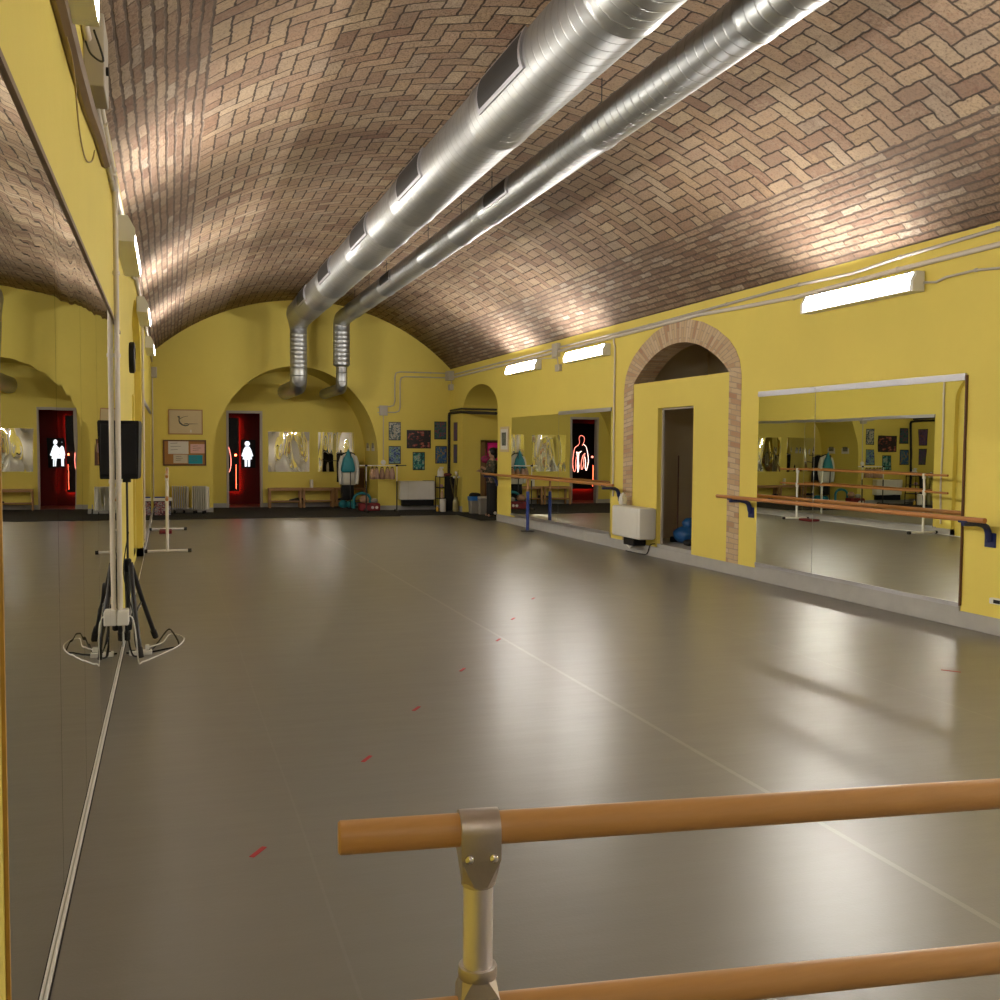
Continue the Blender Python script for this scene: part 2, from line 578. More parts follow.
def copy_tree(o, delta, parent=None, base=True):
    """copy a thing with its parts and sub-parts and move it by delta"""
    c = o.copy()
    COL.objects.link(c)
    if parent is not None:
        c.parent = parent
        c.matrix_parent_inverse = o.matrix_parent_inverse.copy()
    for ch in o.children:
        copy_tree(ch, delta, c, False)
    if base:
        c.location = Vector(o.location) + Vector(delta)
    return c


def yz(x_sign):
    return lambda a, b, d: (d, a, b)


FX = lambda a, b, d: (d, a, b)      # loops in (y,z), thickness along x
FY = lambda a, b, d: (a, d, b)      # loops in (x,z), thickness along y

# ================================================================ camera
def solve_cam():
    yaw, pitch, roll = math.radians(18.3325), math.radians(3.0059), math.radians(0.43)
    F = Vector((math.sin(yaw) * math.cos(pitch), math.cos(yaw) * math.cos(pitch), -math.sin(pitch)))
    Rv = Vector((math.cos(yaw), -math.sin(yaw), 0))
    U = Rv.cross(F)
    c, s_ = math.cos(roll), math.sin(roll)
    return c * Rv + s_ * U, -s_ * Rv + c * U, F


cr, cu, cf = solve_cam()
cam = bpy.data.cameras.new('camera')
cam.sensor_width = 36.0
cam.lens = 36.0
cam.clip_start = 0.05
cam.clip_end = 200
co = bpy.data.objects.new('camera', cam)
COL.objects.link(co)
mw = Matrix((cr, cu, -cf)).transposed().to_4x4()
mw.translation = Vector((0, 0, 1.55))
co.matrix_world = mw
S.camera = co

# ================================================================ the setting
struct('floor', MB().box(-1.2, 9.5, Y0 - .3, 29, -.12, 0), FLOOR)

# vault
n = 96
a0 = math.asin((L - .25 - VX) / VR)
a1 = math.asin((R + .25 - VX) / VR)
mb = MB()
lay = mb.b.loops.layers.uv.verify()
ys = [Y0 - .3 + k * (E + .3 - Y0) / 12 for k in range(13)]
grid = []
for k in range(n + 1):
    a = a0 + (a1 - a0) * k / n
    grid.append([(mb.b.verts.new((VX + VR * math.sin(a), y, VZ + VR * math.cos(a))), VR * a, y) for y in ys])
outer = []
for k in range(n):
    for j in range(12):
        q = (grid[k][j], grid[k + 1][j], grid[k + 1][j + 1], grid[k][j + 1])
        f = mb.b.faces.new([p[0] for p in q])
        for l, p in zip(f.loops, q):
            l[lay].uv = (p[1], p[2])
o = mb.build('ceiling', BRICK, None, 'all', fixn=False)
o['kind'] = 'structure'
o['label'] = 'brick barrel vault with herringbone bricks'
so = o.modifiers.new('thick', 'SOLIDIFY')
so.thickness = 0.25
so.offset = 1.0

# right wall with the brick arch opening and the far niche opening
def arch_pts(pts):
    return pts


ring_out = [(13.95, 0.0), (13.95, 2.45), (13.90, 2.64), (13.80, 2.78), (13.64, 2.915), (13.35, 3.07), (13.0, 3.20), (12.65, 3.275), (12.305, 3.30), (11.96, 3.275), (11.61, 3.20), (11.26, 3.07), (10.97, 2.915), (10.81, 2.78), (10.71, 2.64), (10.66, 2.45), (10.66, 0.0)]
inn_c, inn_r, inn_z = 12.285, 2.105, 0.89
ia = math.asin(1.35 / inn_r)
ring_in = [(13.635, 0.0)] + [(inn_c + inn_r * math.sin(ia - 2 * ia * k / 18), inn_z + inn_r * math.cos(ia - 2 * ia * k / 18)) for k in range(19)] + [(10.935, 0.0)]
nic = [(22.79, 0.0), (22.79, 2.36)] + [(21.465 + 1.325 * math.cos(PI * k / 20), 2.36 + .60 * math.sin(PI * k / 20)) for k in range(1, 20)] + [(20.14, 2.36), (20.14, 0.0)]
z0 = -0.001
outer = [(Y0, z0 - .05), (E + .3, z0 - .05), (E + .3, 3.75), (Y0, 3.75)]
# holes reach the floor: one outline that walks around them
outline = [(Y0, -.05)] + [(a, b if b > 0 else -.05) for a, b in reversed(ring_out)] + [(a, b if b > 0 else -.05) for a, b in reversed(nic)] + [(E + .3, -.05), (E + .3, vz(R) + .02), (Y0, vz(R) + .02)]
struct('wall_right', MB().holed([outline], FX, R, R + .30), YEL)
# brick arch surround
def strip_ring(o_, i_):
    mb = MB()
    lay = mb.b.loops.layers.uv.verify()
    m = 60

    def resample(pl):
        ds = [0]
        for p, q in zip(pl, pl[1:]):
            ds.append(ds[-1] + math.dist(p, q))
        out = []
        for k in range(m + 1):
            d = ds[-1] * k / m
            for t in range(len(pl) - 1):
                if d <= ds[t + 1] + 1e-9:
                    f = (d - ds[t]) / max(1e-9, ds[t + 1] - ds[t])
                    out.append((pl[t][0] + (pl[t + 1][0] - pl[t][0]) * f, pl[t][1] + (pl[t + 1][1] - pl[t][1]) * f))
                    break
        return out
    # resample jambs and arch separately so courses stay level on the jambs
    parts = []
    jo, ji = resample([o_[0], o_[1]]), resample([i_[0], i_[1]])
    ao, ai = resample(o_[1:-1]), resample(i_[1:-1])
    ko, ki = resample([o_[-2], o_[-1]]), resample([i_[-2], i_[-1]])
    acc = 0.0
    for po, pi_ in ((jo, ji), (ao, ai), (ko, ki)):
        for k in range(m):
            l0 = acc
            acc += (math.dist(po[k], po[k + 1]) + math.dist(pi_[k], pi_[k + 1])) / 2
            q = [(po[k], 0.0, l0), (po[k + 1], 0.0, acc), (pi_[k + 1], .285, acc), (pi_[k], .285, l0)]
            q2 = [(p, u, v, R - .006) for p, u, v in q]
            f = mb.b.faces.new([mb.b.verts.new((x, p[0], p[1])) for p, u, v, x in q2])
            for l, (p, u, v, x) in zip(f.loops, q2):
                l[lay].uv = (u, v)
            # intrados
            q3 = [(pi_[k], R - .006, 0.285, l0), (pi_[k + 1], R - .006, .285, acc), (pi_[k + 1], R + .3, .59, acc), (pi_[k], R + .3, .59, l0)]
            f = mb.b.faces.new([mb.b.verts.new((x, p[0], p[1])) for p, x, u, v in q3])
            for l, (p, x, u, v) in zip(f.loops, q3):
                l[lay].uv = (u, v)
            # outer edge return
            q4 = [(po[k], R - .006, 0, l0), (po[k + 1], R - .006, 0, acc), (po[k + 1], R + .05, .05, acc), (po[k], R + .05, .05, l0)]
            f = mb.b.faces.new([mb.b.verts.new((x, p[0], p[1])) for p, x, u, v in q4])
            for l, (p, x, u, v) in zip(f.loops, q4):
                l[lay].uv = (u, v)
            # back face towards the storeroom
            q5 = [(p, R + .3, u, v) for p, u, v in q]
            f = mb.b.faces.new([mb.b.verts.new((x, p[0], p[1])) for p, x, u, v in q5])
            for l, (p, x, u, v) in zip(f.loops, q5):
                l[lay].uv = (u, v)
    return mb


o = strip_ring(ring_out, ring_in).build('trim_1', JAMB)
o['kind'] = 'structure'
o['label'] = 'brick arch surround in the right wall'
# infill partition under the brick arch, with the doorway
inf = [(10.935, -.02), (11.825, -.02), (11.825, 2.125), (12.845, 2.125), (12.845, -.02), (13.635, -.02), (13.635, 2.507), (10.935, 2.507)]
struct('wall_infill', MB().holed([inf], FX, R + .004, R + .085), YEL)
# storeroom behind
mb = MB()
mb.box(8.3, 8.4, 10.2, 14.4, 0, 3.5).box(R + .3, 8.4, 10.1, 10.2, 0, 3.5).box(R + .3, 8.4, 14.4, 14.5, 0, 3.5).box(R + .3, 8.4, 10.1, 14.5, 3.45, 3.55)
struct('wall_storeroom', mb, STORE)
struct('floor_storeroom', MB().box(R + .02, 8.3, 11.83, 12.84, .0, .19).box(R + .09, 8.3, 10.94, 13.63, 0, .189), PLINTH)
# doorway lining, grey
struct('trim_2', MB().box(R + .07, R + .10, 12.815, 12.845, .19, 2.125).box(R + .07, R + .10, 11.825, 12.845, 2.10, 2.125), PVC)
# niche passage in the right wall (barrel soffit, deep)
mb = MB()
nn = [(a, max(b, -.05)) for a, b in nic]
mb.loft([[(R + .30, a, b) for a, b in nn], [(8.4, a, b) for a, b in nn]], cap=False, closed=False)
fb = mb.b.faces.new([mb.b.verts.new((8.4, a, b)) for a, b in nn])
o = mb.build('wall_niche', YEL, fixn=False)
o['kind'] = 'structure'
so = o.modifiers.new('thick', 'SOLIDIFY')
so.thickness = .12
so.offset = 1
# end wall with the wide arch; the recess passes through its thickness
ea = [(2.885 + 1.92 * math.cos(PI * k / 40), 1.30 + 2.12 * math.sin(PI * k / 40)) for k in range(41)]
eo = [(L - .3, -.05), (.965, -.05)] + [(a, b) for a, b in reversed(ea)] + [(4.805, -.05), (R + .3, -.05)]
top = [(R + .3 - (R - L + .6) * k / 40, 0) for k in range(41)]
eo += [(x, vz(min(max(x, L - .28), R + .28)) + .1) for x, _ in top]
struct('wall_end', MB().holed([eo], FY, E, B), YEL)
door = [(1.40, 0.0), (1.40, 2.36), (2.18, 2.36), (2.18, 0.0)]
ro = [(.6, -.05), (1.40, -.05), (1.40, 2.36), (2.18, 2.36), (2.18, -.05), (5.2, -.05), (5.2, 3.7), (.6, 3.7)]
struct('wall_recess', MB().holed([ro], FY, B, B + .15), YEL)
# door frame
mb = MB()
mb.box(1.355, 1.41, B - .02, B + .16, 0, 2.41).box(2.17, 2.225, B - .02, B + .16, 0, 2.41).box(1.41, 2.17, B - .02, B + .16, 2.35, 2.41)
o = struct('door_1', mb, simple('grey_door_frame', (0.42, 0.38, 0.34, 1), .5))
o['label'] = 'grey metal frame of the open doorway in the recess'
# small lobby beyond the doorway: red walls
mb = MB()
mb.box(.2, 3.4, 27.1, 27.2, 0, 2.9).box(.1, .2, B + .15, 27.2, 0, 2.9).box(3.4, 3.5, B + .15, 27.2, 0, 2.9).box(.1, 3.5, B + .15, 27.2, 2.8, 2.9)
struct('wall_lobby', mb, REDW)
struct('floor_lobby', MB().box(.2, 3.4, B + .0, 27.1, 0, .012), wood('lobby_boards', (.13, .07, .035, 1), (.2, .11, .06, 1), 0))
# left wall with shallow arched bay
la = [(14.70, -.05), (14.70, 2.45)] + [(12.85 + 1.85 * math.cos(PI * k / 24), 2.45 + .80 * math.sin(PI * k / 24)) for k in range(1, 24)] + [(11.0, 2.45), (11.0, -.05)]
lo = [(Y0, -.05)] + list(reversed(la)) + [(E + .3, -.05), (E + .3, vz(L) + .02), (Y0, vz(L) + .02)]
struct('wall_left', MB().holed([lo], FX, L, L - .085), YEL)
struct('wall_left_bay', MB().box(L - .25, L - .085, Y0, E + .3, -.05, vz(L) + .02), YEL)
# wall behind the camera
struct('wall_back', MB().box(L - .3, R + .3, Y0 - .3, Y0, -.05, 5.1), simple('grey_back_wall_plaster', (0.40, 0.37, 0.33, 1), .7, 0, .08, 1.5, .2, 20))
# plinths
mb = MB()
mb.box(R - .015, R, Y0, 20.14, 0, .145, .004)
mb.box(R - .015, R, 22.79, E, 0, .145)
mb.box(R - .016, R, 7.03, 10.26, .1, .178).box(R - .016, R, 14.38, 18.96, .1, .198)
o = struct('baseboard_right', mb, PLINTH)
mb = MB()
mb.box(L, .965, E - .015, E, 0, .12).box(4.805, R - .02, E - .015, E, 0, .12)
mb.box(.965, 1.35, B - .015, B, 0, .12).box(2.23, 4.805, B - .015, B, 0, .12)
struct('baseboard_end', mb, PLINTH)
struct('baseboard_left', MB().box(L, L + .012, 15.1, E, 0, .135).box(L, L + .012, 8.06, 11.0, 0, .12).box(L - .085, L + .012, 14.70, 14.712, 0, .12).box(L, L + .012, 14.70, 15.1, 0, .12), PLINTH)
# aluminium edge strip of the dance floor along the left wall
struct('trim_3', MB().box(L + .0082, L + .0185, 1.6, E - 1.95, 0, .013, .002), WHITE_M)
struct('trim_4', MB().box(L + .020, L + .024, 1.6, E - 1.95, 0, .003), BLACK)
# black carpet along the end of the room, into recess and niche
mb = MB()
mb.box(L, 4.9, 21.85, E + .0, 0, .012).box(4.9, R - .02, 22.02, E, 0, .012).box(.97, 4.80, E, B, 0, .012).box(R - .35, 8.3, 20.2, 22.78, 0, .011)
tag(mb.build('carpet', CARPET), 'black carpet strip across the far end of the studio floor', 'carpet')


# ================================================================ lights
def strip_light(y0, y1, side, label, dz=0.0):
    """side +1: on the right wall, -1: on the left wall"""
    w = R if side > 0 else L
    s = -side
    yc = (y0 + y1) / 2
    t = thing('strip_light', (w, yc, 3.09), label, 'light', 'strip lights along the side walls')
    body = [(w, 3.012), (w + s * .134, 3.012), (w + s * .134, 3.024), (w + s * .115, 3.03), (w + s * .088, 3.16), (w + s * .088, 3.192), (w, 3.192)]
    body = [(a, b + dz) for a, b in body]
    mb = MB()
    mb.loft([[(a, y0 + .02, b) for a, b in body], [(a, y1 - .02, b) for a, b in body]])
    mb.build('housing', WHITEP, t)
    prof = [(w + s * .117, 3.0245), (w + s * .1335, 3.0245), (w + s * .1335, 3.10), (w + s * .0895, 3.187), (w + s * .0895, 3.162)]
    prof = [(a, b + dz) for a, b in prof]
    mb = MB()
    cap = [(w + s * .01, 3.010 + dz), (w + s * .138, 3.010 + dz), (w + s * .138, 3.105 + dz), (w + s * .09, 3.195 + dz), (w + s * .01, 3.195 + dz)]
    mb.loft([[(a, y0 + .04, b) for a, b in prof], [(a, y1 - .04, b) for a, b in prof]])
    mb.build('diffuser', LAMP, t)
    for y in (y0, y1 - .045):
        mb = MB()
        mb.loft([[(a, y, b) for a, b in cap], [(a, y + .045, b) for a, b in cap]])
        mb.build('end_cap', WHITEP, t)
    for y in (y0 + .2, y1 - .2):
        MB().box(min(w, w + s * .05), max(w, w + s * .05), y - .02, y + .02, 3.185 + dz, 3.22 + dz).build('bracket', GREYP, t)
    return t


strip_light(7.58, 9.30, 1, 'large lit strip light on the right wall above the big mirror')
strip_light(14.46, 16.15, 1, 'lit strip light on the right wall just beyond the brick arch')
strip_light(17.53, 19.30, 1, 'smallest, farthest lit strip light on the right wall, by the niche')
strip_light(7.75, 9.35, -1, 'lit strip light high on the left wall above the black speaker')
strip_light(12.9, 14.5, -1, 'lit strip light on the left wall above the arched bay', .14)
strip_light(17.35, 18.95, -1, 'farthest lit strip light on the left wall', .12)
strip_light(2.2, 3.85, -1, 'lit strip light at top left, nearest of the left wall')
strip_light(3.6, 5.3, 1, 'unseen lit strip light added on the right wall before the big mirror')  # out of frame, added for its light, carrying the row towards the camera
strip_light(-1.6, .1, 1, 'unseen lit strip light added on the right wall beside the viewpoint')  # added lamp outside the view, here only for the light it gives
strip_light(-2.4, -.7, -1, 'unseen lit strip light added on the left wall behind the viewpoint')  # unseen lamp behind the camera, added to light the hall


# ================================================================ ducts
def duct(X, Z, r, yend, label, vents, rv, lower, zlow):
    t = thing('air_duct', (X, yend, Z), label, 'duct', None)
    # long run, modelled along its own axis
    mb = MB()
    prof = []
    y = Y0 + .02
    prof.append((r, y))
    joints = [v for v in (-1.2, 1.9, 5.0, 5.95, 8.5, 11.75, 13.1, 14.9, 17.95, 19.6, 21.2) if v < yend - .4]
    for j in joints:
        prof += [(r, j - .05), (r + .007, j - .04), (r + .007, j - .005), (r + .001, j), (r + .007, j + .005), (r + .007, j + .04), (r, j + .05)]
    ye = yend - r * 1.0
    prof.append((r, ye))
    mb.lathe((0, 0, 0), prof, 48, 'Y')
    o = mb.build('duct_run', GALV, t, True)
    o.matrix_parent_inverse = Matrix.Identity(4)
    o.location = (0, -yend, 0)
    # elbow + riser + lower elbow + outlet
    pts, rr = [], []
    for k in range(9):
        a = PI / 2 * k / 8
        pts.append((X, ye + r * math.sin(a), Z - r * (1 - math.cos(a)) - .0))
        rr.append(r + (rv - r) * k / 8)
    MB().tube(pts, rr, 32).build('elbow', GALV, t, True)
    zt = Z - r
    zs = lower[0]
    pr = [(rv, zt + .01)]
    z = zt - .12
    while z > zs + .06:
        pr += [(rv, z + .012), (rv + .006, z), (rv, z - .012)]
        z -= .095
    pr.append((rv, zs))
    MB().lathe((X, yend, 0), pr, 32).build('riser', GALV, t, True)
    rl = lower[1]
    z1 = zlow + rl * 1.2
    if rl != rv:
        MB().lathe((X, yend, 0), [(rv + .004, zs + .03), (rv + .004, zs), (rl, zs - .05), (rl, (zs + z1) / 2 + .01), (rl + .005, (zs + z1) / 2), (rl, (zs + z1) / 2 - .01), (rl, z1)], 32).build('reducer', GALV, t, True)
    else:
        MB().lathe((X, yend, 0), [(rl + .004, zs), (rl + .004, z1)], 32).build('sleeve', GALV, t, True)
    pts = []
    for k in range(9):
        a = PI / 2 * k / 8
        pts.append((X, yend + rl * 1.2 * (1 - math.cos(a)), z1 - rl * 1.2 * math.sin(a)))
    pts.append((X, B - .0, zlow))
    MB().tube(pts, rl, 32).build('outlet_pipe', GALV, t, True)
    for (y0, y1) in vents:
        mb = MB()
        A0, A1 = math.radians(148), math.radians(205)
        for (ra, aa, ab, ya, yb, nm, mt) in ((r + .022, A0, A1, y0, y1, 'vent_grille', ALU),):
            inner = [[(X + r * .98 * math.cos(aa + (ab - aa) * k / 10), y, Z + r * .98 * math.sin(aa + (ab - aa) * k / 10)) for k in range(11)] for y in (ya, yb)]
            outr = [[(X + ra * math.cos(aa + (ab - aa) * k / 10), y, Z + ra * math.sin(aa + (ab - aa) * k / 10)) for k in range(11)] for y in (ya, yb)]
            mb.loft([inner[0] + outr[0][::-1], inner[1] + outr[1][::-1]])
        g = mb.build('vent_grille', ALU, t)
        mb = MB()
        da = math.radians(6)
        ra = r + .0245
        rings = []
        for y in (y0 + .05, y1 - .05):
            rings.append([(X + (r + .01) * math.cos(A0 + da + (A1 - A0 - 2 * da) * k / 10), y, Z + (r + .01) * math.sin(A0 + da + (A1 - A0 - 2 * da) * k / 10)) for k in range(11)]
                         + [(X + ra * math.cos(A0 + da + (A1 - A0 - 2 * da) * k / 10), y, Z + ra * math.sin(A0 + da + (A1 - A0 - 2 * da) * k / 10)) for k in range(10, -1, -1)])
        mb.loft(rings)
        mb.build('louvres', GRILLE, g)
    for j in joints[1:]:
        mb = MB()
        mb.tube([(X, j, Z + r), (X, j, vz(X))], .005, 6)
        mb.build('hanger_wire', BLACKM, t)
    return t


duct(2.79, 4.47, .300, 22.9, 'thicker galvanised spiral air duct, left of the pair, with side vents', [(7.08, 8.18), (10.22, 11.32), (13.22, 14.4), (16.4, 17.6), (19.5, 20.6)], .19, (3.18, .19), 2.90)
duct(3.76, 4.445, .182, 22.9, 'thinner galvanised air duct, right of the pair under the vault', [(10.63, 11.5), (16.8, 17.65)], .19, (3.40, .128), 2.87)


# ================================================================ mirrors
def mirror(name, wx, side, panels, z0, z1, mat, label, tilt=None, thick=.012, rails=True, toprails=None):
    s = -side
    t = thing(name, (wx, panels[0][0], z0), label, 'mirror')
    off = (lambda y: 0.0) if tilt is None else tilt

    def slab(y0, y1, a, b, d0, d1, nm, m):
        pts = []
        mb = MB()
        x0a, x0b = wx + s * (d0 + off(y0)), wx + s * (d0 + off(y1))
        x1a, x1b = wx + s * (d1 + off(y0)), wx + s * (d1 + off(y1))
        mb.loft([[(x0a, y0, a), (x0b, y1, a), (x1b, y1, a), (x1a, y0, a)], [(x0a, y0, b), (x0b, y1, b), (x1b, y1, b), (x1a, y0, b)]])
        return mb.build(nm, m, t)
    for (y0, y1) in panels:
        slab(y0 + .004, y1 - .004, z0, z1, .002, thick, 'mirror_panel', mat)
        if y1 != panels[-1][1]:
            slab(y1 - .006, y1 + .006, z0, z1 - .02, .001, .006, 'seam_strip', ALU)
    if rails:
        for (y0, y1) in (toprails or panels):
            slab(y0 + .004, y1 - .004, z1 - .018, z1 + .042, .001, thick + .012, 'top_rail', ALU)
            slab(y0 + .004, y1 - .004, z1 - .006, z1 + .010, .001, thick + .018, 'rail_lip', ALU)
        for (y0, y1) in panels:
            slab(y0 + .002, y1 - .002, z0 - .028, z0 + .010, .001, thick + .012, 'bottom_rail', ALU)
    return t


tm = mirror('wall_mirror', R, 1, [(7.03, 9.17), (9.17, 10.26)], .205, 2.185, MIR, 'large wall mirror on the right wall behind the nearer wooden barre')
MB().box(R - .024, R - .001, 7.018, 7.030, .19, 2.21).build('edge_strip', DARKWOOD, tm)
tm = mirror('wall_mirror', R, 1, [(14.38, 16.51), (16.51, 18.96)], .225, 2.150, MIR, 'wall mirror on the right wall reflecting the lit doorway, beside the framed picture',
            tilt=lambda y: .004 + (y - 14.38) * math.tan(math.radians(1.0)), toprails=[(14.38, 16.51)])

# long mirror on the left wall
t = thing('long_wall_mirror', (L, 2.44, .02), 'long floor-to-head mirror of tall panels along the left wall', 'mirror')
pl = [2.40, 3.55, 4.53, 5.51, 6.47, 7.40, 8.15]
for a, b in zip(pl, pl[1:]):
    MB().box(L + .001, L + .008, a + .0025, b - .0025, .014, 2.385).build('mirror_panel', MIR_L, t)
MB().box(L + .001, L + .016, 2.40, 8.15, 2.385, 2.405).build('top_trim', BROWNC, t)
MB().box(L + .001, L + .009, 2.385, 2.398, .0, 2.405).build('side_trim', TIMBER, t)
mirror('wall_mirror', L, -1, [(15.16, 17.2), (17.2, 19.2), (19.2, 21.2)], .14, 2.18, MIR, 'far mirror on the left wall beyond the arched bay')
mirror('wall_mirror', L - .085, -1, [(11.15, 14.0)], .14, 2.18, MIR, 'mirror inside the arched bay of the left wall behind the speaker', rails=False)
# wavy mirror sheets in the recess
for x0, x1, lb in ((2.36, 3.385, 'left of two wavy mirror sheets in the recess, nearer the doorway'), (3.605, 4.52, 'right of two wavy mirror sheets in the recess, behind the turquoise bag')):
    o = MB().box(x0, x1, B - .008, B - .001, .90, 1.905).build('mirror_sheet', MIR_W)
    tag(o, lb, 'mirror', 'mirror sheets in the recess')


# ================================================================ barres
def bracket_curve(y, wall, reach):
    """J shaped arm from a wall plate up and out to the bar"""
    pts = [(wall - .012, y, .79), (wall - .028, y, .83), (wall - .035, y, .87), (wall - .055, y, .908), (wall - .095, y, .930), (wall - .16, y, .938), (wall - reach - .015, y, .938)]
    return pts


def wall_barre(y0, y1, brks, label, xoff=.29, zc=.981):
    t = thing('wall_barre', (R - xoff, y0, zc), label, 'barre', 'wooden wall barres')
    MB().tube([(R - xoff, y0, zc), (R - xoff, y1, zc)], .022, 20).build('barre_rail', WOODY, t, True)
    for y in brks:
        mb = MB()
        mb.tube(bracket_curve(y, R, xoff), [.026, .029, .029, .028, .025, .021, .018], 12)
        br = mb.build('bracket', NAVY, t, True)
        MB().box(R - .014, R, y - .06, y + .06, .735, .86, .006).build('wall_plate', NAVY, br)
        MB().box(R - xoff - .022, R - xoff + .022, y - .05, y + .05, zc - .032, zc - .012, .006).build('saddle', NAVY, br)
    return t


wall_barre(6.485, 10.69, (6.71, 10.38), 'wooden barre on navy brackets across the large right-hand mirror')
tb = wall_barre(13.70, 20.30, (14.05, 20.14), 'wooden barre on navy brackets across the mirror beyond the white heater', zc=.995)
o = MB().tube([(R - .29, 17.43, .02), (R - .29, 17.43, .74)], .03, 16).build('floor_post', BLUEP, tb, True)
MB().lathe((R - .29, 17.43, 0), [(.13, 0), (.13, .012), (.03, .02)], 24).build('foot_plate', BLACKM, o, True)
MB().tube([(R - .29, 17.43, .74), (R - .29, 17.43, .968)], .022, 14).build('wooden_neck', BENCH, o, True)

# foreground portable barre
ux = Vector((1.265 - .221, 1.248 - 1.38, 0)).normalized()
p0 = Vector((.221, 1.38, 1.0))
post = p0 + ux * .2005
uy = Vector((0, 0, 1)).cross(ux)          # away from the camera
t = thing('portable_barre', (post.x, post.y, 0), 'near portable barre with two wooden rails and steel clamps at lower right', 'barre', 'portable barres')
LEN = 2.6


def rail(z, r, st):
    mb = MB()
    a = p0.copy()
    a.z = z
    mb.tube([a + ux * st, a + ux * (st + .003), a + ux * (LEN - .003), a + ux * LEN], [r - .003, r, r, r - .003], 32)
    o = mb.build('barre_rail', WOOD, t, True)
    return o


rail(1.0, .0235, 0.0)
rail(.728, .0235, 0.0)


def clamp(s_, z, flip=False):
    """steel saddle folded over the rail, tapering in facets to a collar on the post"""
    c = p0 + ux * s_
    c.z = z
    w, d = .0285, .0285
    sg_ = -1 if flip else 1

    def P(a, b_, h):
        return c + ux * a + uy * b_ + Vector((0, 0, h * sg_))
    lo_, hi_ = (-.030, -.060) if flip else (-.037, -.077)
    prof = [(-d, lo_), (-d, 0.0)] + [(-d * math.cos(PI * k_ / 14), d * math.sin(PI * k_ / 14)) for k_ in range(1, 14)] + [(d, 0.0), (d, lo_)]
    mb = MB()
    mb.loft([[P(-w, a, h) for a, h in prof], [P(-w + .0015, a * 1.02, h) for a, h in prof], [P(w - .0015, a * 1.02, h) for a, h in prof], [P(w, a, h) for a, h in prof]])
    o = mb.build('clamp', STEEL, t, True)
    # faceted taper: front plate narrows to a trapezoid, corner facets turn into the round collar
    e = .0004
    topr = [(-w, -d), (w, -d), (w, -d + e), (w, d - e), (w, d), (-w, d), (-w, d - e), (-w, -d + e)]
    q, r_ = .0095, .0252
    botr = [(-q, -r_), (q, -r_), (r_ * .93, -q), (r_ * .93, q), (q, r_), (-q, r_), (-r_ * .93, q), (-r_ * .93, -q)]
    mb = MB()
    mb.loft([[P(a, b_, lo_ + .0005) for a, b_ in topr], [P(a, b_, hi_) for a, b_ in botr], [P(a * .93, b_ * .93, hi_ - .0005) for a, b_ in botr]])
    mb.build('taper', STEEL, o, False)
    mb = MB()
    rr = [(.0236, hi_ + .008), (.0252, hi_ + .004), (.0252, hi_ - .003), (.0236, hi_ - .0045)]
    mb.loft([[P(r2 * math.cos(2 * PI * k_ / 28), r2 * math.sin(2 * PI * k_ / 28), h) for k_ in range(28)] for r2, h in rr])
    mb.build('collar', STEEL, o, True)
    for sg in (-1, 1):
        bb = P(sg * .0175, -d * 1.02, lo_ + .004)
        mb = MB()
        rg = []
        for (rad, dd) in ((.0072, -.001), (.0072, .001), (.0060, .0040), (.0032, .0058), (.0006, .0064)):
            rg.append([bb - uy * dd + (ux * math.cos(2 * PI * q_ / 16) + Vector((0, 0, 1)) * math.sin(2 * PI * q_ / 16)) * rad for q_ in range(16)])
        mb.loft(rg)
        mb.build('rivet', CHROME, o, True)
    return o


for s_ in (.2005, 2.35):
    clamp(s_, 1.0)
    cl = clamp(s_, .728, True)
    c = p0 + ux * s_
    mb = MB()
    mb.lathe((c.x, c.y, 0), [(.0240, .780), (.0275, .782), (.0285, .785), (.0285, .796), (.0275, .799), (.0235, .799)], 28)
    mb.build('ring', STEEL, cl, True)
    mb = MB()
    mb.tube([(c.x, c.y, .73), (c.x, c.y, .92)], .0218, 28)
    mb.build('post', TUBE, t, True)
    mb = MB()
    mb.tube([(c.x, c.y, .04), (c.x, c.y, .66)], .0218, 28)
    mb.build('post', TUBE, t, True)
    mb = MB()
    mb.tube([c - uy * .3 + Vector((0, 0, .03 - c.z)), c + uy * .3 + Vector((0, 0, .03 - c.z))], .02, 16)
    f = mb.build('foot', TUBE, t, True)
    for sg in (-1, 1):
        q = c + uy * sg * .3
        MB().tube([Vector((q.x, q.y, .03)) - uy * sg * .02, Vector((q.x, q.y, .03)) + uy * sg * .03], .028, 16).build('rubber_cap', RUB, f, True)

# white portable barre near the left wall, seen end-on
t = thing('portable_barre', (-.03, 15.05, 0), 'white portable barre standing end-on near the left wall', 'barre', 'portable barres')
for z in (1.115, .80):
    MB().tube([(-.03, 14.45, z), (-.03, 19.6, z)], .021, 16).build('barre_rail', WOODY, t, True)
for y in (15.05, 18.97):
    MB().tube([(-.03, y, .03), (-.03, y, 1.10)], .022, 14).build('post', WHITE_M, t, True)
    for z in (1.09, .775):
        MB().box(-.056, -.004, y - .028, y + .028, z - .05, z + .05, .008).build('clamp', WHITE_M, t)
    f = MB().tube([(-.32, y, .035), (.27, y, .035)], .02, 14).build('foot', WHITE_M, t, True)
    for x in (-.325, .275):
        MB().tube([(x - .025, y, .035), (x + .025, y, .035)], .028, 14).build('rubber_cap', RUB, f, True)

